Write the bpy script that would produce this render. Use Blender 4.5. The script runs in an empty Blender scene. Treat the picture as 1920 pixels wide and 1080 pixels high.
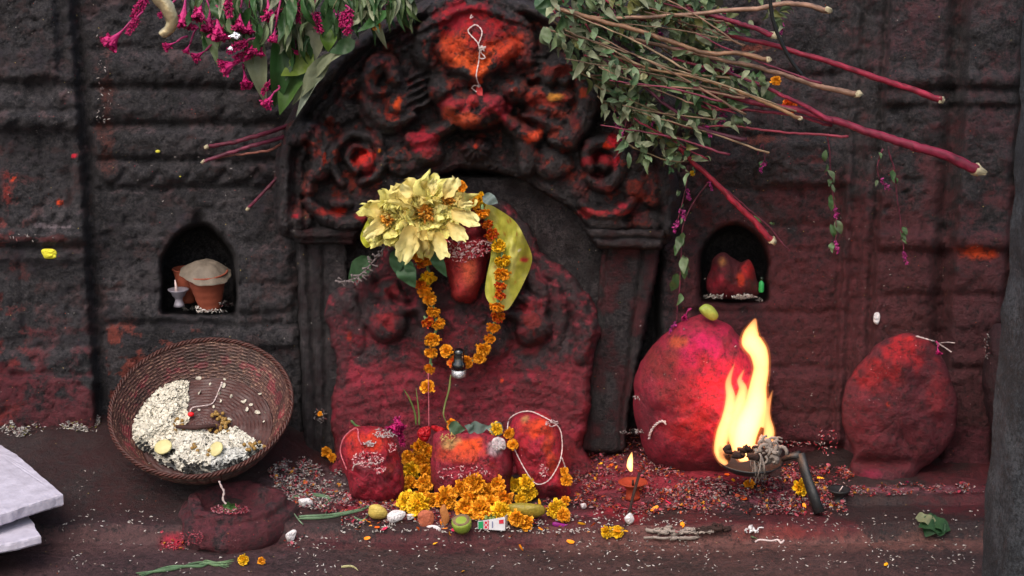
import bpy, math, random
import numpy as np
from mathutils import Vector, Matrix
R = math.radians
random.seed(7); rng = np.random.default_rng(7)
SC = bpy.context.scene; COL = SC.collection
# ------------------------------------------------------------------ camera, sky, sun, exposure
CAMY, CAMZ, PITCH, FPX = -4.0, 1.42, R(14.0), 3200.0
cam = bpy.data.cameras.new('camera'); camo = bpy.data.objects.new('camera', cam); COL.objects.link(camo)
camo.location = (0, CAMY, CAMZ); camo.rotation_euler = (R(90) - PITCH, 0, 0)
cam.lens = FPX / 1920 * 36; cam.sensor_width = 36; cam.clip_end = 400; cam.clip_start = .05
SC.camera = camo
W = bpy.data.worlds.new('World'); SC.world = W; W.use_nodes = True
wn = W.node_tree; wn.nodes.clear()
SUN_EL, SUN_AZ = 52.0, -22.0          # sun azimuth measured from straight behind the camera, towards the left
sky = wn.nodes.new('ShaderNodeTexSky'); sky.sky_type = 'NISHITA'; sky.sun_disc = False
sky.sun_elevation = R(SUN_EL); sky.sun_rotation = R(180 - SUN_AZ); sky.air_density = 1.6; sky.dust_density = 5.0; sky.ozone_density = 1.6
wb = wn.nodes.new('ShaderNodeBackground'); wb.inputs[1].default_value = .15
wo = wn.nodes.new('ShaderNodeOutputWorld')
wn.links.new(sky.outputs[0], wb.inputs[0]); wn.links.new(wb.outputs[0], wo.inputs[0])
sl = bpy.data.lights.new('sun', 'SUN'); sl.energy = 1.3; sl.angle = R(40); sl.color = (1, .975, .97)
so = bpy.data.objects.new('sun', sl); COL.objects.link(so); so.location = (-2, -5, 6)
sd = Vector((math.sin(R(SUN_AZ)) * math.cos(R(SUN_EL)), -math.cos(R(SUN_AZ)) * math.cos(R(SUN_EL)), math.sin(R(SUN_EL))))
so.rotation_euler = sd.to_track_quat('Z', 'Y').to_euler()
SC.view_settings.view_transform = 'Standard'; SC.view_settings.look = 'None'
SC.view_settings.exposure = 0.7; SC.view_settings.gamma = 1
SC.cycles.volume_step_rate = 1.0; SC.cycles.max_bounces = 5; SC.cycles.transparent_max_bounces = 8

# ------------------------------------------------------------------ maths helpers
CP, SP = math.cos(PITCH), math.sin(PITCH)
def ray(px, py):
    px = np.asarray(px, float); py = np.asarray(py, float)
    a = (px - 960) / FPX; b = (540 - py) / FPX
    return np.stack(np.broadcast_arrays(a, CP + b * SP, -SP + b * CP), -1)
def P(px, py, y):
    d = ray(px, py); t = (np.asarray(y, float) - CAMY) / d[..., 1]
    o = d * t[..., None]; o[..., 1] += CAMY; o[..., 2] += CAMZ
    return o
def proj(v):
    v = np.asarray(v, float); x = v[..., 0]; y = v[..., 1] - CAMY; z = v[..., 2] - CAMZ
    f = y * CP - z * SP; u = y * SP + z * CP
    return 960 + FPX * x / f, 540 - FPX * u / f
def cc(h, k=1.0):
    h = h.lstrip('#'); o = []
    for i in (0, 2, 4):
        s = int(h[i:i + 2], 16) / 255; o.append(min(.95, k * (s / 12.92 if s <= .04045 else ((s + .055) / 1.055) ** 2.4)))
    return np.array(o)
def sm(a, b, x):
    t = np.clip((x - a) / (b - a), 0, 1); return t * t * (3 - 2 * t)
_L = rng.random((64, 64, 64))
def vnoise(x, y, z):
    x, y, z = np.broadcast_arrays(*(np.asarray(q, float) for q in (x, y, z)))
    xi, yi, zi = (np.floor(q).astype(int) for q in (x, y, z)); fx, fy, fz = x - xi, y - yi, z - zi
    fx, fy, fz = (q * q * (3 - 2 * q) for q in (fx, fy, fz)); r = 0
    for i in (0, 1):
        for j in (0, 1):
            for k in (0, 1):
                r = r + _L[(xi + i) & 63, (yi + j) & 63, (zi + k) & 63] * (fx if i else 1 - fx) * (fy if j else 1 - fy) * (fz if k else 1 - fz)
    return r * 2 - 1
def fbm(x, y, z=0., o=4, g=.5):
    r = 0; a = 1.
    for i in range(o):
        r = r + a * vnoise(x * 2 ** i + 17 * i, y * 2 ** i + 9 * i, np.asarray(z) * 2 ** i + 5 * i); a *= g
    return r
def crv(pts, n=8, closed=False):
    p = np.array(pts, float); N = len(p); out = []
    rg = range(N) if closed else range(N - 1)
    for i in rg:
        g = (lambda j: p[j % N]) if closed else (lambda j: p[min(max(j, 0), N - 1)])
        a, b, c, d = g(i - 1), g(i), g(i + 1), g(i + 2)
        for k in range(n):
            t = k / n
            out.append(.5 * (2 * b + (c - a) * t + (2 * a - 5 * b + 4 * c - d) * t * t + (3 * b - a - 3 * c + d) * t ** 3))
    if not closed: out.append(p[-1])
    return np.array(out)
def inpoly(X, Y, poly):
    r = np.zeros(X.shape, bool); n = len(poly); j = n - 1
    for i in range(n):
        xi, yi = poly[i][:2]; xj, yj = poly[j][:2]
        c = ((yi > Y) != (yj > Y)) & (X < (xj - xi) * (Y - yi) / (yj - yi + 1e-12) + xi); r ^= c; j = i
    return r
def segdist(X, Y, pl):
    """distance to a polyline, plus the running parameter 0..1 of the nearest point"""
    D = np.full(X.shape, 1e9); T = np.zeros(X.shape); n = len(pl) - 1
    for i in range(n):
        ax, ay = pl[i][:2]; bx, by = pl[i + 1][:2]; dx, dy = bx - ax, by - ay
        t = np.clip(((X - ax) * dx + (Y - ay) * dy) / (dx * dx + dy * dy + 1e-9), 0, 1)
        d = np.hypot(X - ax - t * dx, Y - ay - t * dy); m = d < D
        D = np.where(m, d, D); T = np.where(m, (i + t) / n, T)
    return D, T

# ------------------------------------------------------------------ objects, names, labels
def tag(o, label=None, cat=None, group=None, kind=None):
    if label: o['label'] = label
    if cat: o['category'] = cat
    if group: o['group'] = group
    if kind: o['kind'] = kind
    return o
def empty(name, loc, label=None, cat=None, group=None):
    o = bpy.data.objects.new(name, None); COL.objects.link(o); o.location = [float(q) for q in loc]; o.empty_display_size = .02
    return tag(o, label, cat, group)
def mk(name, V, F, mat, parent=None, col=None, smooth=True, at=None):
    """V are world points; the object's origin is put at its parent or at 'at'"""
    V = np.asarray(V, float); me = bpy.data.meshes.new(name)
    o0 = np.array(parent.matrix_basis.translation) if parent is not None else (np.zeros(3) if at is None else np.array(at, float))
    if parent is not None and parent.parent is not None: o0 = o0 + np.array(parent.parent.matrix_basis.translation)
    me.from_pydata((V - o0).tolist(), [], F.tolist() if isinstance(F, np.ndarray) else F)
    if smooth: me.polygons.foreach_set('use_smooth', [True] * len(me.polygons))
    if col is not None:
        c = np.ones((len(V), 4)); col = np.asarray(col); c[:, :col.shape[-1]] = col
        a = me.color_attributes.new('pig', 'FLOAT_COLOR', 'POINT'); a.data.foreach_set('color', c.ravel())
    me.materials.append(mat); me.update()
    o = bpy.data.objects.new(name, me); COL.objects.link(o)
    if parent is not None: o.parent = parent
    elif at is not None: o.location = [float(q) for q in at]
    return o
def join(parts):
    V = []; F = []; Cc = []; n = 0
    for p in parts:
        v, f = p[0], p[1]; V.append(v); F += [[q + n for q in ff] for ff in (f.tolist() if isinstance(f, np.ndarray) else f)]; n += len(v)
        if len(p) > 2: Cc.append(p[2])
    return np.concatenate(V), F, (np.concatenate(Cc) if Cc else None)
def copy_tree(o, parent=None):
    c = o.copy(); COL.objects.link(c); c.parent = parent
    for ch in list(o.children): copy_tree(ch, c)
    return c
def tube(pts, rad, n=7, cap=True, flat=1.0):
    p = np.array(pts, float); m = len(p); rad = np.broadcast_to(np.asarray(rad, float), (m,))
    t = np.gradient(p, axis=0); t /= np.linalg.norm(t, axis=1)[:, None] + 1e-12
    a = np.array([0, 0, 1.]) if abs(t[0][2]) < .9 else np.array([1., 0, 0]); V = []
    for i in range(m):
        a = a - t[i] * a.dot(t[i]); a /= np.linalg.norm(a) + 1e-12; b = np.cross(t[i], a)
        for k in range(n):
            w = 2 * math.pi * k / n; V.append(p[i] + rad[i] * (math.cos(w) * a + flat * math.sin(w) * b))
    F = [[i * n + k, i * n + (k + 1) % n, (i + 1) * n + (k + 1) % n, (i + 1) * n + k] for i in range(m - 1) for k in range(n)]
    if cap:
        F.append([k for k in range(n)][::-1]); F.append([(m - 1) * n + k for k in range(n)])
    return np.array(V), F
def lathe(prof, n=40, axis=None, org=(0, 0, 0), wob=0):
    V = []
    for j, (r, z) in enumerate(prof):
        for k in range(n):
            w = 2 * math.pi * k / n; rr = r * (1 + wob * math.sin(w * 2 + 1))
            V.append((rr * math.cos(w), rr * math.sin(w), z))
    V = np.array(V); m = len(prof)
    if axis is not None:
        q = Vector(axis).to_track_quat('Z', 'Y').to_matrix(); V = V @ np.array(q).T
    F = [[j * n + k, j * n + (k + 1) % n, (j + 1) * n + (k + 1) % n, (j + 1) * n + k] for j in range(m - 1) for k in range(n)]
    if prof[0][0] < 1e-3 or True: F.append([k for k in range(n)][::-1])
    F.append([(m - 1) * n + k for k in range(n)])
    return V + np.array(org, float), F
def orient(d, nrm):
    """matrices whose local y runs along d and whose local z is close to nrm"""
    d = np.asarray(d, float); d = d / (np.linalg.norm(d, axis=-1, keepdims=True) + 1e-12); nrm = np.asarray(nrm, float)
    x = np.cross(d, nrm); x /= (np.linalg.norm(x, axis=-1, keepdims=True) + 1e-12); z = np.cross(x, d)
    return np.stack([x, d, z], -1)
def many(TV, TF, pos, M, scl, col=None):
    """N copies of a small template as one mesh"""
    N = len(pos); k = len(TV); scl = np.asarray(scl, float)
    if scl.ndim == 1: scl = np.repeat(scl[:, None], 3, 1)
    V = np.einsum('nij,nkj->nki', M, TV[None] * scl[:, None]) + np.asarray(pos)[:, None]
    F = (np.asarray(TF)[None] + (np.arange(N) * k)[:, None, None]).reshape(-1, np.asarray(TF).shape[1])
    return V.reshape(-1, 3), F, (None if col is None else (col if np.ndim(col) == 3 else np.repeat(np.asarray(col)[:, None], k, 1)).reshape(-1, np.shape(col)[-1]))
def rdir(n):
    v = rng.normal(size=(n, 3)); return v / np.linalg.norm(v, axis=1)[:, None]
def gridF(nu, nv):
    i = np.arange(nu * nv).reshape(nv, nu)
    return np.stack([i[:-1, :-1], i[:-1, 1:], i[1:, 1:], i[1:, :-1]], -1).reshape(-1, 4)

# ------------------------------------------------------------------ the front-most depth seen so far (to lay things on things)
DG = np.full((600, 1100), 9.)
def splat(V):
    px, py = proj(V); y = np.asarray(V)[..., 1]
    ix = np.clip((px / 2 + 50).astype(int), 1, 1098); iy = np.clip((py / 2 + 20).astype(int), 1, 598)
    for a in (-1, 0, 1):
        for b in (-1, 0, 1): np.minimum.at(DG, (iy + a, ix + b), y)
def sy(px, py, r=1):
    ix = int(np.clip(px / 2 + 50, 3, 1095)); iy = int(np.clip(py / 2 + 20, 3, 595))
    return float(DG[iy - r:iy + r + 1, ix - r:ix + r + 1].min())

# ------------------------------------------------------------------ materials
class NT:
    def __init__(s, name):
        s.m = bpy.data.materials.new(name); s.m.use_nodes = True; s.t = s.m.node_tree; s.t.nodes.clear()
        s.out = s.n('ShaderNodeOutputMaterial')
    def n(s, t, **k):
        x = s.t.nodes.new(t)
        for a, b in k.items(): setattr(x, a, b)
        return x
    def l(s, a, b): s.t.links.new(a, b)
    def val(s, sock, v):
        if hasattr(v, 'is_output'): s.l(v, sock)
        else: sock.default_value = v
    def math(s, op, a, b=0., clamp=False):
        x = s.n('ShaderNodeMath', operation=op, use_clamp=clamp); s.val(x.inputs[0], a); s.val(x.inputs[1], b); return x.outputs[0]
    def mix(s, f, a, b, bt='MIX'):
        x = s.n('ShaderNodeMix', data_type='RGBA', blend_type=bt); s.val(x.inputs[0], f)
        for i, v in ((6, a), (7, b)):
            s.val(x.inputs[i], v if hasattr(v, 'is_output') else (*[float(q) for q in v][:3], 1))
        return x.outputs[2]
    def noise(s, co, sc, det=4., rough=.55, dist=0., dim='3D'):
        x = s.n('ShaderNodeTexNoise'); s.l(co, x.inputs['Vector']); x.inputs['Scale'].default_value = sc
        x.inputs['Detail'].default_value = det; x.inputs['Roughness'].default_value = rough; x.inputs['Distortion'].default_value = dist
        return x.outputs['Fac']
    def ramp(s, f, stops):
        x = s.n('ShaderNodeValToRGB'); e = x.color_ramp.elements
        while len(e) < len(stops): e.new(.5)
        for q, (p, c) in zip(e, stops): q.position = p; q.color = (*[float(v) for v in (c if np.ndim(c) else (c, c, c))], 1)
        s.l(f, x.inputs[0]); return x.outputs[0]
    def co(s, k='Object'): return s.n('ShaderNodeTexCoord').outputs[k]
    def bump(s, h, st=.5, d=.01, nrm=None):
        x = s.n('ShaderNodeBump'); s.l(h, x.inputs['Height']); x.inputs['Strength'].default_value = st; x.inputs['Distance'].default_value = d
        if nrm is not None: s.l(nrm, x.inputs['Normal'])
        return x.outputs[0]
    def pbr(s, base, rough=.7, nrm=None, spec=.4, **k):
        b = s.n('ShaderNodeBsdfPrincipled')
        s.val(b.inputs['Base Color'], base if hasattr(base, 'is_output') else (*[float(q) for q in base][:3], 1)); s.val(b.inputs['Roughness'], rough)
        b.inputs['Specular IOR Level'].default_value = spec
        if nrm is not None: s.l(nrm, b.inputs['Normal'])
        for a, v in k.items(): s.val(b.inputs[a.replace('_', ' ')], v)
        s.l(b.outputs[0], s.out.inputs[0]); return s.m

def stone(name, d1, d2, d3, speck=.5, grain=1., gloss=.6, bumpd=.006, spec=.3, spc=('#c9c0b8', '#d8602c', '#b93445', '#d9c36a'), spot=None):
    """soot-black stone with pigment powder rubbed into it: attribute 'pig' gives pigment colour and its amount"""
    s = NT(name); co = s.co(); A = s.n('ShaderNodeAttribute', attribute_name='pig')
    n1 = s.noise(co, 9, 8, .62); n2 = s.noise(co, 75 * grain, 8, .78); n3 = s.noise(co, 190 * grain, 4, .75)
    base = s.ramp(s.math('ADD', s.math('MULTIPLY', n1, .4), s.math('MULTIPLY', n2, .6)), [(.40, d1), (.5, d2), (.60, d3)])
    base = s.mix(s.math('MULTIPLY', s.ramp(n3, [(.46, 0.), (.66, 1.)]), .8), base, s.mix(.22, base, (.24, .205, .20)))
    nn = s.math('ADD', s.math('MULTIPLY', n1, .30), s.math('ADD', s.math('MULTIPLY', n2, .42), s.math('MULTIPLY', n3, .28)))
    f = s.math('ADD', s.math('MULTIPLY', s.math('SUBTRACT', nn, .5), 4.2), s.math('SUBTRACT', s.math('MULTIPLY', A.outputs['Alpha'], 1.25), .38))
    f = s.math('MULTIPLY', f, 1.9, True)
    f = s.math('MULTIPLY', f, s.math('MULTIPLY', A.outputs['Alpha'], 4., True))
    pk = s.mix(1., A.outputs['Color'], (.92, .80, .88), 'MULTIPLY'); pc = s.mix(s.math('MULTIPLY', s.ramp(n2, [(.38, 1.), (.60, 0.)]), .7), pk, s.mix(.72, A.outputs['Color'], (0.012, .006, .007)))
    col = s.mix(f, base, pc)
    # darker flecks where the fine noise runs low
    col = s.mix(s.math('MULTIPLY', s.ramp(n2, [(.34, 1.), (.47, 0.)]), .75), col, (.006, .005, .006))
    # grains of rice and powder stuck on it
    if speck > 0:
        for sc_, th, zz in ((75., .14, .93), (140., .18, .90)):
            v = s.n('ShaderNodeTexVoronoi'); s.l(co, v.inputs['Vector']); v.inputs['Scale'].default_value = sc_
            sep = s.n('ShaderNodeSeparateColor'); s.l(v.outputs['Color'], sep.inputs[0])
            m = s.math('MULTIPLY', s.math('LESS_THAN', v.outputs['Distance'], th), s.math('GREATER_THAN', sep.outputs[0], 1 - (1 - zz) * speck * 1.2))
            sc2 = s.n('ShaderNodeValToRGB'); sc2.color_ramp.interpolation = 'CONSTANT'; e = sc2.color_ramp.elements
            while len(e) < len(spc): e.new(.5)
            for i, (q, h) in enumerate(zip(e, spc)): q.position = i / len(spc); q.color = (*cc(h, .8), 1)
            s.l(sep.outputs[1], sc2.inputs[0]); m = s.math('MULTIPLY', m, s.math('GREATER_THAN', s.noise(co, 13, 5, .65), .53)); col = s.mix(s.math('MULTIPLY', m, .55), col, sc2.outputs[0])
    h = s.math('ADD', s.math('MULTIPLY', n2, 1.3), s.math('MULTIPLY', n3, .8))
    pit = s.n('ShaderNodeTexVoronoi'); s.l(co, pit.inputs['Vector']); pit.inputs['Scale'].default_value = 60 * grain
    h = s.math('ADD', h, s.math('MULTIPLY', pit.outputs['Distance'], .25))
    rg = s.math('ADD', s.math('MULTIPLY', n2, .6), gloss - .30)
    return s.pbr(col, rg, s.bump(h, 1., bumpd), spec)

def matte(name, base=None, rough=.65, var=.25, sc=40, bump=.3, attr=False, spec=.35, **k):
    s = NT(name); co = s.co()
    b = s.n('ShaderNodeAttribute', attribute_name='pig').outputs['Color'] if attr else None
    n = s.noise(co, sc, 5, .6)
    if b is None: b = s.mix(0, base, base)
    c = s.mix(s.math('MULTIPLY', s.ramp(n, [(.35, 1.), (.65, 0.)]), var), b, s.mix(1., b, (.35, .33, .33), 'MULTIPLY'))
    return s.pbr(c, rough, s.bump(s.noise(co, sc * 3, 4), bump, .002), spec, **k)
M_GRAIN = matte('rice_grain', attr=True, rough=.6, var=.25, sc=300, bump=.2)
M_PETAL = matte('petal', attr=True, rough=.55, var=.15, sc=120, bump=.4, Subsurface_Weight=.0)
def leafmat(name, tr=.25):
    s = NT(name); co = s.co(); b = s.n('ShaderNodeAttribute', attribute_name='pig').outputs['Color']
    n = s.noise(co, 60, 5, .65); c = s.mix(s.math('MULTIPLY', s.ramp(n, [(.35, 1.), (.62, 0.)]), .35), b, s.mix(1., b, (.45, .5, .35), 'MULTIPLY'))
    p = s.n('ShaderNodeBsdfPrincipled'); s.l(c, p.inputs['Base Color']); p.inputs['Roughness'].default_value = .5; p.inputs['Specular IOR Level'].default_value = .35
    s.l(s.bump(s.noise(co, 150, 3), .35, .002), p.inputs['Normal'])
    t = s.n('ShaderNodeBsdfTranslucent'); s.l(c, t.inputs[0]); mx = s.n('ShaderNodeMixShader'); mx.inputs[0].default_value = tr
    s.l(p.outputs[0], mx.inputs[1]); s.l(t.outputs[0], mx.inputs[2]); s.l(mx.outputs[0], s.out.inputs[0]); return s.m
M_LEAF = leafmat('leaf'); M_THREAD = matte('cotton_thread', cc('#c4b0ae'), .8, .3, 200, .3)
M_REDTHREAD = matte('red_thread', cc('#b8606a'), .8, .3, 200, .3)
M_STEM = matte('plant_stem', attr=True, rough=.5, var=.4, sc=60, bump=.5)
# ------------------------------------------------------------------ carved stone as relief fields (metres of real depth over the traced front view)
class HF:
    def __init__(s, x0, x1, y0, y1, st, yref, base=0., wp=1.5, hk=1.):
        s.hk = hk
        s.x = np.arange(x0, x1 + .1, st); s.y = np.arange(y0, y1 + .1, st); s.X, s.Y = np.meshgrid(s.x, s.y)
        s.X0, s.Y0 = s.X, s.Y; s.X = s.X0 + wp * (1.5 * fbm(s.X0 / 26, s.Y0 / 26, 3, 2) + .7 * fbm(s.X0 / 8, s.Y0 / 8, 5, 2)); s.Y = s.Y0 + wp * (1.5 * fbm(s.X0 / 26, s.Y0 / 26, 13, 2) + .7 * fbm(s.X0 / 8, s.Y0 / 8, 15, 2)); s.H = np.full(s.X.shape, float(base)); s.ID = np.zeros(s.X.shape, int); s.yref = yref; s.b = base
        s.C = np.zeros(s.X.shape + (3,)); s.A = np.zeros(s.X.shape); s.keep = np.ones(s.X.shape, bool)
    def put(s, m, cand, idn):
        w = m & (cand > s.H); s.H = np.where(w, cand, s.H)
        if idn: s.ID[w] = idn
    def dome(s, cx, cy, rx, ry, h, rot=0., idn=0, b=None, p=2., q=.5, ring=.006):
        c, n = math.cos(R(rot)), math.sin(R(rot)); u = (s.X - cx) * c + (s.Y - cy) * n; v = -(s.X - cx) * n + (s.Y - cy) * c
        r = (np.abs(u / rx) ** p + np.abs(v / ry) ** p) ** (1 / p)
        if ring: s.H = s.H - ring * np.exp(-((r - 1.03) / .09) ** 2) * (r > .97)
        s.put(r < 1, (s.b if b is None else b) + h * s.hk * np.clip(1 - r ** 2, 0, 1) ** q, idn)
    def stroke(s, pts, r, h, idn=0, b=None, ring=.006, q=.5, n=6):
        p = crv(pts, n); D, T = segdist(s.X, s.Y, p); rr = np.interp(T, np.linspace(0, 1, len(np.atleast_1d(r))) if np.ndim(r) else [0, 1], r if np.ndim(r) else [r, r])
        d = D / rr
        if ring: s.H = s.H - ring * np.exp(-((d - 1.1) / .2) ** 2) * (d > .95)
        s.put(d < 1, (s.b if b is None else b) + h * s.hk * np.clip(1 - d ** 2, 0, 1) ** q + .0020 * np.cos(d * 10) * (rr > 9), idn)
    def groove(s, pts, r, dep, n=5, smooth=True):
        D, T = segdist(s.X, s.Y, crv(pts, n) if smooth else pts); s.H = s.H - dep * np.exp(-(D / r) ** 2)
    def box(s, x0, x1, y0, y1, h, e=5., idn=0, add=False):
        m = sm(-e, e, s.X - x0) * sm(-e, e, x1 - s.X) * sm(-e, e, s.Y - y0) * sm(-e, e, y1 - s.Y)
        s.H = s.H + h * m if add else np.where(m > 0, np.maximum(s.H, s.H * (1 - m) + h * m) if h > 0 else s.H * (1 - m) + h * m, s.H)
        if idn: s.ID[m > .5] = idn
    def blur(s, k=1):
        for _ in range(k):
            p = np.pad(s.H, 1, mode='edge'); q = .25 * p[:-2] + .5 * p[1:-1] + .25 * p[2:]; s.H = .25 * q[:, :-2] + .5 * q[:, 1:-1] + .25 * q[:, 2:]
    def rough(s, a, sc, o=5, g=.5, z=0.): s.H = s.H + a * fbm(s.X / sc, s.Y / sc, z, o, g)
    def cut(s, outline, drop=.02, lim=9, rnd=14, rh=.03):
        pl = crv(outline, 6, True); ins = inpoly(s.X, s.Y, pl); D, _ = segdist(s.X, s.Y, np.vstack([pl, pl[:1]])); d = np.where(ins, D, -D); s.D = d
        s.H = np.where(d > 0, s.H - rh * (1 - np.clip(d / rnd, 0, 1)) ** 2, s.H - rh + d * drop); s.keep = d > -lim
    def pig(s, cx, cy, rx, ry, col, a=1., rot=0., k=1., nz=.5, sc=22.):
        """rub powder on: it takes to what stands out"""
        c, n = math.cos(R(rot)), math.sin(R(rot)); u = (s.X - cx) * c + (s.Y - cy) * n; v = -(s.X - cx) * n + (s.Y - cy) * c
        r = np.hypot(u / rx, v / ry) + nz * fbm(s.X / sc + cx, s.Y / sc, cy * .1, 3)
        w = a * sm(1.15, .35, r); col = cc(col, k) if isinstance(col, str) else col
        s.C = s.C * (1 - w[..., None]) + col * w[..., None]; s.A = np.maximum(s.A * (1 - w * .6), w) if a > .5 else s.A + (1 - s.A) * w
    def field(s, w, col, k=1.):
        w = np.clip(w, 0, 1); col = cc(col, k) if isinstance(col, str) else col
        s.C = s.C * (1 - w[..., None]) + col * w[..., None]; s.A = np.maximum(s.A, w)
    def build(s, names, mat, parent=None):
        V = P(s.X0, s.Y0, s.yref - s.H); nx = len(s.x); splat(V[s.keep]); V = V.reshape(-1, 3)
        F = gridF(nx, len(s.y)); kp = s.keep.ravel(); F = F[kp[F].all(1)]; fid = s.ID.ravel()[F].max(1)
        C4 = np.concatenate([s.C, s.A[..., None]], -1).reshape(-1, 4); out = []
        for i, nm in names.items():
            f = F[fid == i]
            if not len(f): print('EMPTY PART', nm); continue
            u, inv = np.unique(f, return_inverse=True); out.append(mk(nm, V[u], inv.reshape(-1, 4)[:, ::-1], mat, parent, C4[u]))
        s.V = V; return out

def outline_at(ol, n):
    p = crv(ol, 10, True); d = np.r_[0, np.cumsum(np.hypot(*np.diff(np.vstack([p, p[:1]]), axis=0).T))]; q = np.linspace(0, d[-1], n, endpoint=False)
    pp = np.vstack([p, p[:1]]); return np.stack([np.interp(q, d, pp[:, 0]), np.interp(q, d, pp[:, 1])], 1)
def blob(name, ol, yc, df, db, mat, parent=None, lean=0., n=120, rings=34, bumps=(), pigs=(), basec='#301c1f', basea=.6, rough=.008, rs=30., seed=0., q=.5, fieldf=None, at=None, pw=1.0, edge=2.5, k=1.):
    """a closed, traced pebble or lump: front and back bulge from its outline"""
    o = outline_at(ol, n); c = o.mean(0); o = o + edge * np.stack([vnoise(o[:, 0] / 18, o[:, 1] / 18, seed), vnoise(o[:, 0] / 18, o[:, 1] / 18, seed + 9)], 1)
    rr = np.sin(np.linspace(0, 1, rings) * math.pi / 2)[1:]
    def half(sgn, D):
        X = [c[None, :]]; Rr = [0]
        for r in rr: X.append(c + (o - c) * r); Rr.append(r)
        px = np.concatenate([x[:, 0] for x in X]); py = np.concatenate([x[:, 1] for x in X]); r = np.concatenate([[0.]] + [np.full(n, v) for v in rr])
        h = D * np.clip(1 - r ** (2 * pw), 0, 1) ** q
        return px, py, r, h
    px, py, r, h = half(1, df)
    for b in bumps:
        cx, cy, bx, by, bh = b[:5]; u = np.hypot((px - cx) / bx, (py - cy) / by); h = h + bh * np.exp(-u ** 2 * 1.4)
    h = h + rough * fbm(px / rs, py / rs, seed, 5, .55) * np.clip(1 - r ** 6, 0, 1)
    yy = yc + lean * (py - c[1]) / FPX * 4 - h; Vf = P(px, py, yy)
    bx, by, br, bh = half(-1, db); Vb = P(bx, by, yc + lean * (by - c[1]) / FPX * 4 + bh)
    m = len(rr); F = []
    F += [[0, 1 + (k_ + 1) % n, 1 + k_] for k_ in range(n)]
    F += [[1 + j * n + k_, 1 + j * n + (k_ + 1) % n, 1 + (j + 1) * n + (k_ + 1) % n, 1 + (j + 1) * n + k_] for j in range(m - 1) for k_ in range(n)]
    nb = len(Vf)
    idx = lambda j, k_: nb + 1 + j * n + k_ if j < m - 1 else 1 + (m - 1) * n + k_
    F += [[nb, nb + 1 + k_, nb + 1 + (k_ + 1) % n] for k_ in range(n)]
    F += [[idx(j, k_), idx(j + 1, k_), idx(j + 1, (k_ + 1) % n), idx(j, (k_ + 1) % n)] for j in range(m - 1) for k_ in range(n)]
    V = np.vstack([Vf, Vb]); PX = np.r_[px, bx]; PY = np.r_[py, by]; C = np.tile(cc(basec, k), (len(V), 1)); A = np.full(len(V), basea)
    for g in pigs:
        cx, cy, gx, gy, col, a = g[:6]; u = np.hypot((PX - cx) / gx, (PY - cy) / gy) + .45 * fbm(PX / 20 + cx, PY / 20, seed, 3)
        w = a * sm(1.15, .3, u); C = C * (1 - w[:, None]) + cc(col, k) * w[:, None]; A = A + (1 - A) * w
    splat(Vf)
    return mk(name, V, F, mat, parent, np.c_[C, A], at=at)

D1, D2, D3 = (.0055, .0052, .0072), (.018, .0168, .021), (.062, .053, .058)
M_WALL = stone('soot_stone', D1, D2, D3, .75, bumpd=.009, gloss=.66)
M_ARCH = stone('oiled_carving', (.0055, .0046, .0062), (.016, .0132, .016), (.052, .039, .043), .65, gloss=.50, bumpd=.007)
M_STELE = stone('maroon_carving', (.010, .0065, .0085), (.024, .0135, .017), (.065, .030, .036), .6, gloss=.56, bumpd=.006, spc=('#c9a0a0', '#d8502c', '#c92a45', '#b97a4a'))
M_IDOL = stone('vermilion_stone', (.03, .007, .013), (.08, .014, .026), (.17, .03, .045), .5, gloss=.5, bumpd=.005, spc=('#e0b0b0', '#e8602c', '#c92a45', '#e0a0a8'))
M_FLOOR = stone('stained_floor', (.009, .005, .0055), (.024, .012, .0125), (.062, .037, .034), .35, gloss=.56, bumpd=.004)

# ------------------------------------------------------------------ ground
def floor_z(x, y):
    x = np.asarray(x, float); y = np.asarray(y, float)
    e = -.472 + .012 * fbm(x * 3, 1.7, 0, 3) + .006 * fbm(x * 14, .3, 2, 2)
    z = -.034 * sm(e + .012, e - .016, y) - .01 * sm(-.55, -1.2, y)
    z = z + .098 * sm(-.40, -.62, x) * sm(-.47, -.09, y) + .016 * sm(.70, .76, x + .02 * fbm(y * 8, x * 3)) * sm(-.345, -.325, y + .01 * fbm(x * 6, 2.)) 
    z = z + .014 * sm(.15, .30, x) * sm(-.355, -.30, y + .02 * fbm(x * 5, 1.)) * sm(.75, .6, x)
    return z + .004 * fbm(x * 9, y * 9, 1., 4) + .0012 * fbm(x * 50, y * 50, 2., 3)
def G(px, py, up=0.):
    """the point of the floor seen at a pixel"""
    px, py = np.broadcast_arrays(np.asarray(px, float), np.asarray(py, float)); d = ray(px, py); z = np.zeros(px.shape)
    for _ in range(14):
        t = (z + up - CAMZ) / d[..., 2]; z = .5 * z + .5 * floor_z(d[..., 0] * t, CAMY + d[..., 1] * t)
    t = (z + up - CAMZ) / d[..., 2]; o = d * t[..., None]; o[..., 1] += CAMY; o[..., 2] += CAMZ; return o
xs = np.r_[np.linspace(-7, -1.75, 30), np.arange(-1.7, 1.7, .0075), np.linspace(1.75, 7, 30)]
ys = np.r_[np.linspace(-9, -1.3, 40), np.arange(-1.25, .4, .0075)]
X, Y = np.meshgrid(xs, ys); Z = floor_z(X, Y)
px, py = proj(np.stack([X, Y, Z], -1)); C = np.zeros(X.shape + (3,)); A = np.zeros(X.shape)
def fpig(w, col, k=1.):
    global C, A
    w = np.clip(w, 0, 1); C = C * (1 - w[..., None]) + cc(col, k) * w[..., None]; A = np.maximum(A, w)
nz = fbm(X * 6, Y * 6, 3, 4); nz2 = fbm(X * 22, Y * 22, 3, 4)
fpig(.6 + .25 * nz, '#3a1a1a'); fpig(.85 * sm(.25, .8, nz + .5) * sm(-.7, -.1, X) * (Y > -.5), '#541c22')
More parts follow.
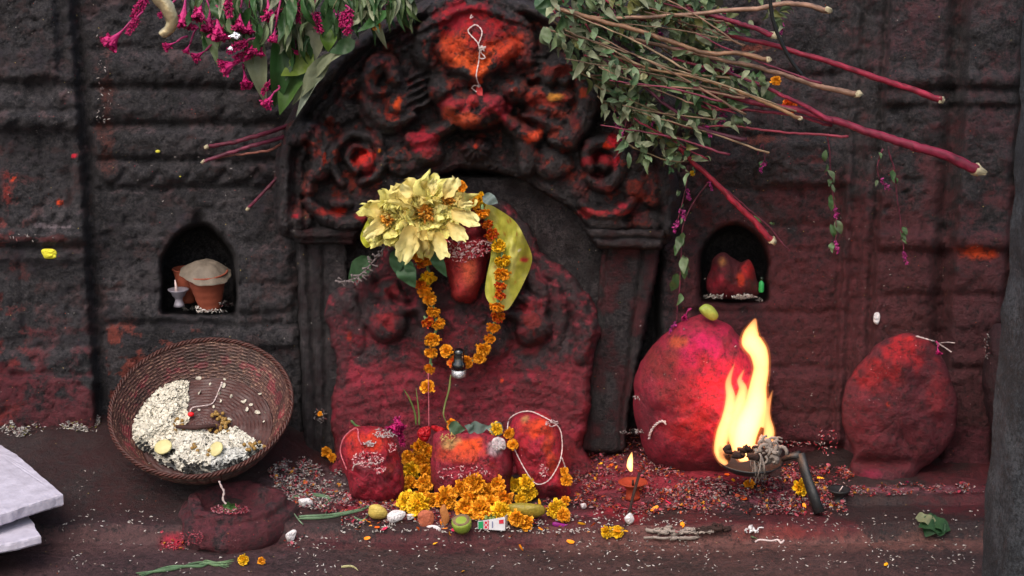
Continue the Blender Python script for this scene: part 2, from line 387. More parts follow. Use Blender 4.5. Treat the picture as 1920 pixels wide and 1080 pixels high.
fpig(.75 * sm(-.462, -.478, Y + .01 * nz2) * sm(1.4, .2, np.abs(Y + .50) / .05), '#745349')
fpig(.65 * sm(-.50, -.60, Y) + .2 * nz, '#54403c'); fpig(.7 * sm(-.2, -.5, X) * sm(-.38, -.50, Y), '#453436')
for q in ((1200, 900, 130, 50, '#b0606a', .75), (1420, 930, 160, 26, '#9a5a66', .75), (580, 915, 90, 36, '#8a7a7c', .6), (1700, 918, 150, 9, '#9a6068', .7), (860, 965, 230, 16, '#a05060', .5), (720, 950, 90, 14, '#a01d33', .8), (320, 1015, 30, 20, '#b01b38', .9), (1250, 905, 240, 40, '#8a2030', .8), (1490, 1000, 120, 20, '#7d2822', .7), (840, 1015, 300, 30, '#4a1a22', .8), (1180, 960, 60, 20, '#9c1a2a', .8)):
    fpig(q[5] * sm(1.2, .3, np.hypot((px - q[0]) / q[2], (py - q[1]) / q[3]) + .35 * nz2), q[4])
V = np.stack([X, Y, Z], -1); splat(V[:, 30:-30])
flo = mk('floor', V.reshape(-1, 3), gridF(len(xs), len(ys)), M_FLOOR, col=np.concatenate([C, A[..., None]], -1).reshape(-1, 4)); tag(flo, kind='structure')

# ------------------------------------------------------------------ temple wall
w = HF(-420, 2340, -90, 1000, 4, 0.)
kx = lambda a: a + 0 * w.Y
skew = lambda x, X=None: (w.X - x - (540 - w.Y) * (x - 960) / 12800 * -1 * -1)   # plumb lines lean with the perspective
def xs_(x): return w.X - (960 + (x - 960) * (1 - (w.Y - 540) / 12800 * 1.0))       # signed distance from a vertical edge
a1 = .5 + .5 * fbm(w.X / 60, w.Y / 60, 4, 3)
pil = sm(6, -6, xs_(168))
w.H += .045 * pil; w.ID[pil > .5] = 1
w.H += .022 * sm(5, -5, xs_(134)) * sm(4, -4, w.Y - 146) ; w.H -= .014 * np.exp(-((w.Y - 160) / 6) ** 2) * pil; w.H += .012 * pil * sm(26, 8, np.abs(np.hypot(w.X - 28, w.Y - 162) - 4)) + .012 * pil * sm(26, 8, np.abs(np.hypot(w.X - 112, w.Y - 162) - 4)); w.H += .007 * pil * np.abs(np.sin(w.X / 11 + 2 * np.sin(w.Y / 9))) * np.exp(-((w.Y - 225) / 16) ** 4) + .008 * pil * np.abs(np.sin((w.X + w.Y) / 9)) * np.exp(-((w.Y - 415) / 20) ** 4) + .008 * pil * np.abs(np.sin((w.X - w.Y) / 10)) * np.exp(-((w.Y - 415) / 20) ** 4)
w.H += pil * (.020 * np.exp(-((w.Y - 192) / 15) ** 4) + .028 * np.exp(-((w.Y - 225) / 18) ** 4 ) * (1 + .3 * np.sin(w.X / 7)) - .012 * np.exp(-((w.Y - 208) / 4) ** 2))
for gx_, y0_, y1_ in ((95, 255, 400), (143, 255, 420), (42, 480, 650), (168, 480, 640), (12, 255, 420)):
    w.H -= .011 * np.exp(-(xs_(gx_) / 5) ** 2) * sm(0, 10, w.Y - y0_) * sm(0, 10, y1_ - w.Y)
w.H += pil * (.030 * np.exp(-((w.Y - 447) / 14) ** 4) + .014 * np.exp(-((w.Y - 478) / 14) ** 4) * (1 + .3 * np.sin(w.X / 9 + 1)) - .014 * np.exp(-((w.Y - 462) / 4) ** 2))
w.H += pil * (.02 * sm(648, 660, w.Y) + .016 * sm(700, 712, w.Y) - .014 * np.exp(-((w.Y - 655) / 4) ** 2) - .012 * np.exp(-((w.Y - 702) / 4) ** 2)) + .018 * pil * sm(388, 380, w.Y) * sm(300, 390, w.Y) * 0
w.H -= .018 * np.exp(-(xs_(178) / 5) ** 2) * (w.Y < 760)
# courses between the pilaster and the arch
cm = sm(-4, 4, xs_(192)) * sm(6, -6, xs_(1240))
for y_, dp in ((92, .013), (165, .014), (233, .014), (302, .016), (352, .02), (446, .006), (545, .008), (608, .014)):
    yy_ = y_ + 5 * fbm(w.X / 50, y_ * .1, 0, 3); w.H -= dp * np.exp(-((w.Y - yy_) / 3.6) ** 2) * cm * (w.X < 700)
for y0_, y1_, h_ in ((98, 160, .022), (171, 228, .018), (240, 298, .026), (300, 348, .02)):
    w.H += h_ * cm * (w.X < 560) * np.clip(np.sin(np.clip((w.Y - y0_) / (y1_ - y0_), 0, 1) * math.pi), 0, 1) ** .35 * (1 - .5 * sm(400, 425, w.X) * sm(436, 420, w.X))
sc_ = np.abs(((w.X - 175) % 62) / 31 - 1); edge_ = 345 - 26 * sc_ ** 2
w.H -= .022 * np.exp(-((w.Y - edge_) / 5) ** 2) * cm * (w.X < 530)
for b_ in ((440, 545, 468, 530, .022), (440, 548, 534, 585, .024), (442, 550, 590, 652, .02), (195, 320, 560, 600, .012)): w.box(*b_[:4], b_[4], 6, add=True)
# recess behind the arch
rec = sm(-8, 8, xs_(566)) * sm(8, -8, xs_(1235)) * sm(-20, 20, w.Y - 300); w.H = w.H * (1 - rec) - .10 * rec
# right-hand masonry
rt = sm(-5, 5, xs_(1236))
for y_, dp, xa, xb in ((255, .010, 1240, 1600), (352, .010, 1320, 1580), (425, .010, 1440, 1600), (585, .012, 1230, 1600), (690, .012, 1400, 1580), (838, .02, 1130, 1580), (770, .008, 1440, 1580), (140, .016, 1240, 1640)):
    yy_ = y_ + 4 * fbm(w.X / 50, y_ * .1, 0, 3); w.H -= dp * np.exp(-((w.Y - yy_) / 5) ** 2) * sm(-6, 6, w.X - xa) * sm(6, -6, w.X - xb)
w.box(1420, 1590, 260, 350, .02, 8, add=True); w.box(1240, 1309, 462, 700, .03, 7, add=True); w.box(1445, 1582, 700, 832, .018, 8, add=True); w.box(1330, 1560, 850, 930, -.02, 8, add=True)
w.H += .028 * sm(-5, 5, xs_(1578)) + .022 * sm(-5, 5, xs_(1612)); w.H -= .02 * np.exp(-(xs_(1596) / 8) ** 2) + .014 * np.exp(-(xs_(1572) / 4) ** 2) * sm(300, 340, w.Y)
w.H += .03 * sm(-6, 6, xs_(1640)); w.H -= .05 * np.exp(-(xs_(1764) / 14) ** 2); w.H += .035 * sm(-6, 6, xs_(1785)); w.H -= .05 * np.exp(-(xs_(1890) / 7) ** 2)
w.ID[(xs_(1784) > 0)] = 2; w.ID[(xs_(1640) > 0) & (xs_(1764) < 0)] = 3
pr = sm(-4, 4, xs_(1640))
for y_, h_, k_ in ((150, .02, 16), (186, .012, 14), (452, .022, 18), (520, .01, 30), (690, -.014, 5), (640, -.008, 30)): w.H += h_ * pr * np.exp(-((w.Y - y_) / k_) ** 4) - .012 * pr * np.exp(-((w.Y - y_ - k_ * 1.1) / 4) ** 2) * (h_ > 0)
w.H -= .022 * sm(4, -4, xs_(1640)) * sm(-3, 3, xs_(1632)) * 1.0
# niches
def niche(cx, hw, top, spring, bot, dep, fin):
    u = np.abs(w.X - cx) / hw; arch = top + (spring - top) * np.clip(u, 0, 1.2) ** 2.1
    m = sm(1.06, .98, u) * sm(-5, 4, w.Y - arch) * sm(5, -4, w.Y - bot); w.H = w.H * (1 - m) + (w.H * 0 - dep) * m
    if fin: w.H -= .04 * np.exp(-((w.X - cx) / 11) ** 2 - ((w.Y - top + 8) / 16) ** 2)
    w.ID[m > .6] = 0; return m
mL = niche(373, 66, 424, 486, 586, .22, True); mR = niche(1376, 60, 425, 470, 562, .20, False)
for x_, y0_, y1_ in ((418, 166, 233), (300, 98, 165), (470, 240, 300), (330, 352, 420), (250, 446, 545), (440, 300, 350), (270, 545, 608), (1420, 140, 255), (1330, 255, 352), (1500, 352, 585), (1700, 200, 440), (1480, 585, 690)): w.H -= .009 * np.exp(-((w.X - x_ - 4 * fbm(w.Y / 20, x_ * .1, 1, 3)) / 3) ** 2) * (w.Y > y0_) * (w.Y < y1_)
w.blur(1); w.rough(.007, 60, 3, .5, 1); w.rough(.0030, 13, 4, .62, 5)
crk = fbm(w.X / 48, w.Y / 40, 31, 4, .62); w.H -= .006 * np.exp(-(crk / .03) ** 2) * sm(-.1, .3, fbm(w.X / 90, w.Y / 90, 5, 2)); crk = fbm(w.X / 15, w.Y / 13, 37, 3, .6); w.H -= .0022 * np.exp(-(crk / .07) ** 2)
w.H -= .006 * sm(.45, .9, fbm(w.X / 34, w.Y / 26, 8, 4)); 
n1 = fbm(w.X / 70, w.Y / 60, 2, 5, .6); n2 = fbm(w.X / 24, w.Y / 20, 6, 5, .6)
low = sm(330, 900, w.Y)
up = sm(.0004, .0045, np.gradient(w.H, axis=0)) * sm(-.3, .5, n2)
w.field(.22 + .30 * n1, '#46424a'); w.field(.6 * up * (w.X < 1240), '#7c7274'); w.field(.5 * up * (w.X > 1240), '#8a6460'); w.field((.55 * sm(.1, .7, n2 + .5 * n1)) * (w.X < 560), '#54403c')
w.field(sm(-30, 60, xs_(1240)) * (.30 + .75 * sm(220, 620, w.Y + 90 * n1) + .2 * n2), '#5f3034')
w.field(sm(-30, 60, xs_(1620)) * (.35 + .5 * sm(330, 800, w.Y + 90 * n1) + .2 * n2), '#563234')
w.field(pil * sm(600, 780, w.Y + 80 * n2) * .85, '#662c33'); w.field(pil * (.5 * sm(.1, .5, n2) * sm(90, 0, w.X) * sm(250, 330, w.Y)), '#8a2a1e')
w.field(.8 * sm(.05, .6, n2) * sm(590, 620, w.Y) * sm(450, 300, w.X) * cm, '#8a4436'); w.field(.65 * (w.Y > 800) * sm(-20, 20, w.X - 1100), '#66303a')
w.field(.5 * sm(-10, 10, w.X - 560) * sm(10, -10, w.X - 1240) * sm(700, 900, w.Y), '#3c1a20')
for q in ((1838, 474, 42, 12, '#e0501c', .95), (72, 447, 120, 8, '#5a2a28', .7), (140, 292, 8, 5, '#d0223a', 1), (28, 338, 7, 4, '#f0501c', 1), (15, 370, 14, 60, '#a02a1c', .7), (112, 382, 6, 6, '#f0501c', 1),
          (1440, 262, 70, 10, '#7a4034', .8), (1275, 500, 26, 60, '#52302f', .6), (1400, 90, 50, 6, '#8a4a38', .8), (100, 425, 60, 6, '#8a8486', .8), (1715, 620, 40, 40, '#5e3030', .5), (760, 550, 14, 300, '#241a1c', .3), (960, 375, 12, 10, '#a81a3c', .9), (990, 380, 8, 12, '#b81a3c', .9),
          (1530, 300, 60, 12, '#5e3030', .6), (20, 720, 60, 50, '#5a2029', .8), (1500, 640, 60, 40, '#5a2f30', .5), (200, 200, 20, 160, '#6e4034', .6)):
    w.pig(q[0], q[1], q[2], q[3], q[4], q[5])
w.H[:, :] += 0; w.A *= (1 - np.maximum(mL, mR * .8)); 
w.keep &= ~(((np.abs(w.X - 1322) < 34) & (w.Y < 10) & (w.Y > -80)))      # a slot to the daylight behind the plants
we = empty('temple_wall', (0, .05, 0), 'soot-blackened carved stone temple wall with two arched niches behind everything', 'wall')
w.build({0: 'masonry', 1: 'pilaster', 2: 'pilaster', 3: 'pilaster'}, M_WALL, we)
cop = bpy.data  # side masses close the wall off for other viewpoints
# ------------------------------------------------------------------ arch with the monster face
a = HF(500, 1290, -60, 476, 2.5, -.03, .055, 1.7, .84)
OL = [(548, 446), (526, 428), (516, 380), (520, 310), (534, 246), (565, 180), (612, 122), (668, 74), (735, 34), (800, 2), (850, -22), (890, -30), (930, -22), (990, 0), (1045, 28), (1100, 68), (1150, 118), (1198, 180), (1238, 246), (1262, 315), (1270, 385), (1260, 440), (1236, 462), (1150, 462), (1112, 448), (1100, 420), (1072, 392), (1030, 364), (990, 342), (940, 322), (893, 314), (850, 318), (800, 336), (752, 362), (712, 390), (690, 418), (672, 446), (610, 452)]
arcO = crv([(520, 420), (520, 310), (534, 246), (565, 180), (612, 122), (668, 74), (735, 34), (800, 2), (890, -30), (990, 0), (1045, 28), (1100, 68), (1150, 118), (1198, 180), (1238, 246), (1262, 315), (1268, 420)], 8)
D, T = segdist(a.X, a.Y, arcO)
a.H += .050 * np.exp(-((D - 15) / 13) ** 4) ; a.H -= .012 * np.exp(-((D - 28) / 4) ** 2)
s_ = a.stroke; d_ = a.dome
# leafy ground of the panel
for i in range(70):
    x_ = rng.uniform(560, 1230); y_ = rng.uniform(60, 420)
    if segdist(np.array([[x_]]), np.array([[y_]]), arcO)[0][0, 0] < 85: continue
    d_(x_, y_, rng.uniform(14, 30), rng.uniform(9, 18), rng.uniform(.008, .022), rng.uniform(-60, 60), ring=.004)
# left upper beast
d_(728, 196, 60, 56, .050, -20, 2, ring=.012); s_([(700, 132), (690, 165), (700, 205), (735, 226), (775, 215)], [18, 20, 20, 18, 12], .066, 2)
s_([(740, 150), (728, 124), (706, 124), (692, 146), (700, 170), (724, 172)], [15, 20, 22, 20, 16, 10], .085, 2, ring=.01); d_(745, 196, 24, 20, .078, 0, 2)
for k_ in range(5): s_([(762, 150 + 14 * k_), (800, 132 + 15 * k_), (836, 128 + 12 * k_)], [4, 7, 6], .04 + .004 * k_, 0, ring=.005)
# right upper beast
d_(1048, 200, 62, 62, .055, 15, 3, ring=.012); s_([(1030, 150), (1040, 126), (1066, 122), (1092, 142), (1102, 182), (1092, 228), (1066, 262), (1040, 262)], [17, 22, 24, 24, 24, 24, 22, 14], .088, 3, ring=.01)
d_(1058, 150, 18, 16, .09, 0, 3); s_([(975, 190), (1005, 176), (1040, 186), (1068, 184)], [10, 18, 20, 14], .072, 3); d_(1030, 205, 30, 20, .07, 20, 3)
s_([(985, 215), (1020, 226), (1055, 248)], [8, 13, 16], .06, 3)
for k_ in range(4): s_([(960, 120 + 13 * k_), (990, 104 + 15 * k_), (1020, 104 + 12 * k_)], [5, 9, 7], .045, 0, ring=.005)
# volutes
s_([(556, 262), (574, 246), (596, 256), (606, 284), (602, 314), (586, 330)], [14, 22, 26, 26, 22, 14], .085, 4, ring=.012); d_(573, 282, 12, 12, .03, 0, 4)
s_([(640, 345), (625, 312), (632, 272), (664, 250), (700, 262), (716, 296), (704, 330), (680, 340)], [9, 11, 11, 11, 11, 11, 11, 10], .062, 5, ring=.008); s_([(668, 322), (652, 300), (664, 276), (690, 280), (700, 304)], [8, 9, 9, 9, 8], .058, 5); d_(684, 306, 20, 18, .075, 0, 5)
d_(578, 352, 14, 18, .06, 0, 4); s_([(580, 378), (606, 404), (640, 418), (676, 412), (698, 388)], [12, 16, 17, 15, 8], .068, 6, ring=.01); d_(552, 412, 34, 24, .05, 10, 6); d_(640, 380, 24, 14, .04, 0, 6)
s_([(1108, 318), (1100, 290), (1118, 268), (1148, 270), (1166, 296), (1160, 330), (1132, 348), (1104, 338)], [10, 14, 16, 17, 17, 17, 15, 10], .075, 7, ring=.01); d_(1136, 306, 20, 18, .082, 0, 7)
d_(1030, 306, 46, 30, .055, 10, 0, ring=.01); d_(1024, 300, 12, 9, .035); d_(1205, 296, 40, 44, .055, 0, 0, ring=.012); d_(1225, 350, 34, 40, .05, 0, 0, ring=.01); d_(1190, 350, 26, 26, .06, 0, 0)
d_(1180, 250, 26, 30, .04); s_([(1092, 384), (1122, 402), (1158, 398), (1186, 376)], [10, 15, 16, 9], .070, 8, ring=.01); d_(1130, 420, 60, 16, .05, 0, 8); d_(1215, 415, 34, 22, .05, 0, 8)
d_(758, 302, 42, 28, .055, 0, 0, ring=.01); d_(748, 296, 34, 7, .066, 0, 0, ring=.006); d_(700, 262, 24, 18, .04); d_(640, 210, 34, 26, .035, -20, 0, ring=.008); d_(655, 160, 20, 30, .03, 30)
# face of the monster in the middle
s_([(800, 108), (812, 60), (850, 28), (893, 18), (936, 28), (972, 60), (984, 108)], [26, 30, 34, 36, 34, 30, 26], .075, 0, ring=.008)
d_(892, 150, 88, 100, .075, 0, 1, ring=.014); d_(892, 82, 74, 62, .125, 0, 1, q=.6, ring=.006); s_([(832, 92), (860, 118), (892, 142), (925, 118), (955, 92)], [20, 26, 32, 26, 20], .122, 1, ring=.004)
d_(830, 168, 30, 30, .10, 0, 1, ring=.014); d_(962, 168, 30, 30, .10, 0, 1, ring=.014); d_(832, 170, 15, 15, .118, 0, 1); d_(960, 170, 15, 15, .118, 0, 1)
d_(886, 208, 62, 40, .150, 0, 1, q=.55, ring=.01); d_(856, 198, 30, 26, .158, 0, 1, ring=.008); d_(924, 198, 28, 26, .160, 0, 1, ring=.008); d_(890, 190, 14, 16, .178, 0, 1, ring=.006); d_(884, 226, 40, 20, .150, 0, 1, ring=.004)
a.groove([(830, 150), (856, 140), (880, 158), (900, 158), (930, 142), (958, 150)], 6, .02)
# paws and the rosette
s_([(938, 216), (962, 236), (984, 250), (1006, 258)], [14, 17, 17, 14], .10, 9, ring=.012); s_([(985, 262), (990, 290), (986, 318)], [20, 24, 16], .07, 9)
s_([(846, 234), (818, 250), (796, 262), (770, 262)], [14, 17, 20, 16], .085, 10, ring=.012); d_(800, 284, 34, 30, .078, 0, 10)
a.H -= .03 * np.exp(-(((a.X - 890) / 60) ** 2 + ((a.Y - 256) / 16) ** 2))
th = np.arctan2(a.Y - 281, a.X - 893); rr = np.hypot((a.X - 893) / 31, (a.Y - 281) / 22); ro = .055 * np.clip(1 - rr ** 2, 0, 1) ** .5 + .014 * np.cos(th * 10) * np.exp(-((rr - .7) / .3) ** 2); a.put(rr < 1, a.b + ro, 11); d_(893, 278, 8, 7, .078, 0, 11)
# inner lip over the recess, brackets below
lip = crv([(690, 424), (712, 396), (752, 368), (800, 342), (850, 324), (893, 320), (940, 328), (990, 348), (1030, 370), (1072, 398), (1096, 424)], 6); s_([tuple(q) for q in lip[::6]], 8, .028, 0, ring=.004)
L = T * 1500; a.H += .017 * np.exp(-((D - 42) / 8) ** 4) * (.4 + .6 * np.abs(np.sin(L / 7))) * sm(.62, .5, T) - .01 * np.exp(-((D - 51) / 3) ** 2)
a.H += .015 * np.exp(-((D - 61) / 7) ** 4) * (.4 + .6 * np.abs(np.sin(L / 7 + 1))) * sm(.45, .40, T)
a.H -= .010 * np.exp(-((D - 30) / 3) ** 2)
a.blur(1); a.rough(.005, 34, 3, .5, 3); a.rough(.0016, 9, 4, .6, 7); a.H -= .004 * sm(.4, .9, fbm(a.X / 20, a.Y / 16, 3, 4))
crk = fbm(a.X / 30, a.Y / 30, 31, 4, .6); a.H -= .005 * np.exp(-(crk / .035) ** 2); crk = fbm(a.X / 12, a.Y / 12, 37, 3, .6); a.H -= .0025 * np.exp(-(crk / .06) ** 2)
emb = (a.H - a.b) * (D > 32)
a.cut(OL, rnd=9)
n2 = fbm(a.X / 22, a.Y / 22, 1, 4, .6)
a.field(.30 + .3 * n2, '#563338')
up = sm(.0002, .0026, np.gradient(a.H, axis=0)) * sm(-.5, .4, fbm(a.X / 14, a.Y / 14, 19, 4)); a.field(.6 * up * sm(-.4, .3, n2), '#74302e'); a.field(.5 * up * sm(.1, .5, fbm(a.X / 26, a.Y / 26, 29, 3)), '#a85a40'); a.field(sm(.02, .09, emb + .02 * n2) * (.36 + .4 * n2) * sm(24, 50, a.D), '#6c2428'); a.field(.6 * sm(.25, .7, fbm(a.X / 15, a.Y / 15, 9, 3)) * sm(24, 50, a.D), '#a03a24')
a.field(sm(.075, .13, emb + .02 * n2) * .35 * (np.abs(a.X - 890) < 340), '#8a2a22')
for q in ((890, 30, 80, 40, '#8c1526', 1), (893, 70, 90, 60, '#a61c22', 1), (840, 92, 50, 34, '#c8481f', 1), (945, 92, 50, 34, '#c2401f', 1), (893, 120, 52, 30, '#dc5a22', 1), (900, 55, 22, 26, '#7e1020', .8), (890, 76, 20, 40, '#98181e', .7),
          (856, 200, 32, 28, '#9c2730', 1), (925, 200, 34, 30, '#a82a3a', 1), (890, 190, 16, 18, '#c23a3e', 1), (872, 224, 34, 16, '#c0502c', .9), (845, 208, 18, 14, '#cc5634', .8), (928, 208, 14, 12, '#d03a48', .7), (895, 240, 40, 10, '#6c2024', .8), (868, 160, 20, 10, '#6a1c22', .7),
          (745, 195, 11, 15, '#ff5a22', 1), (730, 218, 18, 14, '#a83020', .8), (682, 302, 22, 18, '#e2342a', 1), (690, 318, 16, 16, '#b03038', .8), (668, 275, 26, 14, '#6e1a1c', .6), (620, 396, 34, 14, '#9c2a22', .9), (680, 408, 22, 14, '#8e2422', .8), (640, 395, 12, 8, '#e23c20', .9),
          (798, 265, 44, 28, '#a01c30', .9), (805, 286, 26, 18, '#8c242a', .8), (962, 240, 26, 14, '#7e222c', .8), (1000, 254, 24, 15, '#e0502a', 1), (1045, 135, 40, 18, '#7c2a22', .8), (1020, 190, 50, 18, '#a83a2c', .85), (1040, 184, 14, 9, '#e0a040', .9), (1052, 214, 26, 12, '#b84a34', .7), (1092, 172, 14, 16, '#b0441f', .7),
          (1142, 272, 16, 16, '#ff4a1e', 1), (1152, 262, 12, 20, '#e01c30', 1), (1118, 300, 44, 14, '#a0202c', .85), (1158, 300, 12, 26, '#d01c34', .9), (1125, 330, 30, 12, '#7e2228', .6), (1120, 398, 60, 13, '#a83034', .9), (1170, 385, 20, 8, '#b02a3c', .8), (986, 292, 14, 18, '#6e3228', .7), (1190, 250, 20, 30, '#5e2a22', .5),
          (608, 300, 5, 12, '#c23c22', .9), (714, 286, 4, 4, '#f08a1e', 1), (586, 352, 12, 12, '#7a4a44', .8), (555, 405, 8, 6, '#b01c30', .8), (893, 276, 3, 6, '#e04a2c', .9), (816, 110, 14, 40, '#7c2220', .6), (985, 130, 20, 60, '#6a201f', .5), (1170, 200, 20, 16, '#5a2024', .5)):
    a.pig(q[0], q[1], q[2], q[3], q[4], q[5], k=1.1)
ae = empty('carved_arch', (0, -.03, 1.05), 'black carved stone arch with a monster face daubed red and orange at its crown', 'arch')
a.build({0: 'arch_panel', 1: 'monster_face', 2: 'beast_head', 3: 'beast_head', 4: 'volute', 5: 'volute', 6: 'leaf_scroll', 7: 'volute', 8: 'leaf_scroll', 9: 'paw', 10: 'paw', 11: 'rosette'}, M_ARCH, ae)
def relief_box(name, x0, x1, y0, y1, prof, parent, yref, col='#2b2123', amt=.3, fn=None, st=4, sk=True, ol=None, mat=M_ARCH):
    h = HF(min(x0) - 10 if np.ndim(x0) else x0 - 10, max(x1) + 10 if np.ndim(x1) else x1 + 10, y0 - 6, y1 + 6, st, yref, prof)
    o = ol or [(x0, y0), (x1, y0), (x1, y1), (x0, y1)]
    D, _ = segdist(h.X, h.Y, o + o[:1]); ins = inpoly(h.X, h.Y, o); d = np.where(ins, D, -D)
    if fn: fn(h, d)
    h.rough(.003, 34, 4, .5, x0 * .1); h.H = np.where(d > 0, h.H - .012 * (1 - np.clip(d / 6, 0, 1)) ** 2, h.H - .012 + d * .02); h.keep = d > -6
    h.field(amt + .4 * fbm(h.X / 26, h.Y / 26, 1, 4), col); return h, h.build({0: name}, mat, parent)
def capfn(h, d):
    h.H -= .010 * np.exp(-((h.Y - 446) / 3) ** 2) + .02 * sm(446, 449, h.Y)
relief_box('capital', 538, 672, 428, 456, .085, ae, -.03, '#4a2b2d', .4, capfn, 3, ol=[(534, 426), (676, 428), (664, 456), (560, 458)])
relief_box('capital', 1100, 1250, 430, 466, .095, ae, -.03, '#3d2629', .4, lambda h, d: h.groove([(1090, 447), (1260, 447)], 3, .016, smooth=False), 3, ol=[(1098, 430), (1250, 430), (1240, 466), (1120, 464)])
def pilfn(x1, x2):
    def f(h, d):
        for g_ in (x1, x2): h.groove(g_, 4, .016, smooth=False)
    return f
relief_box('pillar', 552, 640, 452, 930, .055, ae, -.01, '#2e2225', .35, pilfn([(574, 440), (600, 920)], [(604, 440), (614, 920)]), 4, ol=[(556, 452), (652, 452), (640, 930), (578, 930)])
relief_box('pillar', 1092, 1236, 460, 850, .065, ae, -.01, '#482226', .6, pilfn([(1205, 465), (1160, 850)], [(1140, 465), (1100, 850)]), 4, ol=[(1132, 460), (1238, 460), (1166, 848), (1092, 848)])
relief_box('back_panel', 640, 1150, 330, 700, .025, ae, -.0, '#1c1417', .25, None, 5, ol=[(640, 420), (720, 330), (1060, 330), (1150, 420), (1150, 700), (640, 700)])

# ------------------------------------------------------------------ the deity slab
t = HF(590, 1140, 350, 925, 2.5, -.045, .05, 2.4, .85)
OS = [(612, 590), (618, 552), (655, 524), (700, 500), (724, 452), (762, 404), (820, 372), (880, 362), (940, 376), (985, 418), (1008, 466), (1052, 500), (1092, 540), (1116, 582), (1122, 640), (1108, 700), (1104, 770), (1092, 840), (1090, 915), (630, 915), (630, 850), (624, 760), (634, 690), (622, 640)]
t.H += .05 * sm(450, 900, t.Y); b0 = t.H.copy()
S = t.stroke; Dm = t.dome
t.b = .055
Dm(870, 560, 120, 120, .035, 0, 0, ring=0); Dm(870, 640, 92, 60, .045, 0, 3, b=.065, ring=.008)
Dm(726, 606, 36, 38, .065, 0, 2, b=.07, ring=.014); Dm(722, 600, 14, 14, .075, 0, 2, b=.07); Dm(1000, 612, 34, 36, .06, 0, 2, b=.07, ring=.014)
S([(752, 560), (738, 536), (720, 546), (726, 572), (752, 580), (790, 574)], [12, 14, 14, 13, 12, 8], .055, 4, ring=.01)
S([(952, 590), (980, 594), (998, 576), (988, 558), (970, 560)], [11, 14, 14, 12, 8], .06, 4, ring=.01); S([(655, 560), (668, 600), (672, 650)], [16, 20, 14], .03, 0); S([(1072, 560), (1094, 610), (1090, 670)], [14, 22, 16], .04, 0, ring=.01)
S([(690, 520), (700, 560), (690, 600)], [12, 14, 10], .03); S([(1040, 540), (1050, 600), (1042, 650)], [12, 16, 12], .03, ring=.008); S([(985, 500), (1010, 540), (1020, 580)], [14, 16, 10], .035, ring=.008)
S([(660, 660), (700, 668), (760, 652), (800, 668)], [10, 16, 16, 10], .012, ring=.003); S([(700, 700), (760, 680), (830, 710), (900, 706), (980, 690), (1040, 712)], [14, 20, 18, 18, 20, 14], .009, b=.072, ring=.002); S([(645, 760), (760, 730), (870, 748), (980, 730), (1080, 760)], 30, .006, b=.088, ring=.001)
S([(800, 520), (790, 560), (800, 600), (830, 620)], [12, 14, 14, 10], .04, b=.065); S([(925, 520), (945, 560), (940, 600)], [12, 14, 10], .04, b=.065); S([(835, 600), (870, 618), (910, 600)], [7, 9, 7], .03, b=.075)
# the head: long smooth snout below a brow
Dm(872, 440, 62, 66, .085, 0, 1, b=.055, ring=.012); S([(872, 440), (873, 480), (874, 520), (872, 545)], [42, 44, 40, 25], .145, 1, b=.05, ring=.016, q=.5); Dm(872, 412, 44, 40, .135, 0, 1, b=.05)
t.groove([(832, 438), (872, 450), (914, 438)], 7, .016)
t.blur(2); t.rough(.005, 44, 3, .5, 2); hm = (t.ID == 1)
t.H += np.where(hm, 0, .0014) * fbm(t.X / 10, t.Y / 10, 7, 4, .6); t.H -= .003 * sm(.4, .9, fbm(t.X / 24, t.Y / 20, 13, 4)) * (~hm)
crk = fbm(t.X / 34, t.Y / 34, 31, 4, .6); t.H -= .004 * np.exp(-(crk / .035) ** 2) * (~hm); crk = fbm(t.X / 13, t.Y / 13, 37, 3, .6); t.H -= .0018 * np.exp(-(crk / .06) ** 2) * (~hm)
t.cut(OS, rnd=16, rh=.03)
n1 = fbm(t.X / 60, t.Y / 60, 1, 4, .6); n2 = fbm(t.X / 20, t.Y / 20, 4, 4, .6)
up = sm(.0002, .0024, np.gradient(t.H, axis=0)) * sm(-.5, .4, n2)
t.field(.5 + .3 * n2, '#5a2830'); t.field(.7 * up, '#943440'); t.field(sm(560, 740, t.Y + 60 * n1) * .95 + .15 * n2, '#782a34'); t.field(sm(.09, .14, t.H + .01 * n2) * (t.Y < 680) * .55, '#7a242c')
t.field(sm(10, 30, t.D) * .0, '#000000'); t.field(.75 * sm(.1, .7, n2) * sm(650, 700, t.Y), '#94283a')
for q in ((726, 606, 26, 28, '#8c242a', .9), (1000, 606, 24, 28, '#7c2a26', .8), (735, 548, 20, 18, '#8a242c', .8), (985, 576, 26, 16, '#962a34', .9), (870, 640, 60, 26, '#701e24', .6), (700, 640, 44, 20, '#7a1a2a', .6), (655, 630, 5, 12, '#b0301c', .7), (860, 700, 180, 40, '#6e1e28', .5), (940, 712, 6, 6, '#e8502a', 1), (1010, 470, 30, 12, '#962038', .6),
          (700, 830, 60, 50, '#5e1c24', .5), (1000, 650, 40, 20, '#6a2024', .5), (640, 700, 14, 60, '#4a2226', .6), (1050, 860, 40, 40, '#8a1a24', .8)):
    t.pig(q[0], q[1], q[2], q[3], q[4], q[5])
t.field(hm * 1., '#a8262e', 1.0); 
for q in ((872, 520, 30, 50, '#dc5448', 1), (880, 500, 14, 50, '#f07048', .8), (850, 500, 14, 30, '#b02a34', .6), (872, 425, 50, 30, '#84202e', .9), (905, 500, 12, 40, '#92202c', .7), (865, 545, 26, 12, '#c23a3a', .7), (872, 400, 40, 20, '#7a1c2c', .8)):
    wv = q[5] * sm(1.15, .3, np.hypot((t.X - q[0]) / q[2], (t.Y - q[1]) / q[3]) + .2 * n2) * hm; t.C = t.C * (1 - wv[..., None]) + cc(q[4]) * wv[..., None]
t.A = np.where(hm, 1.15, t.A)
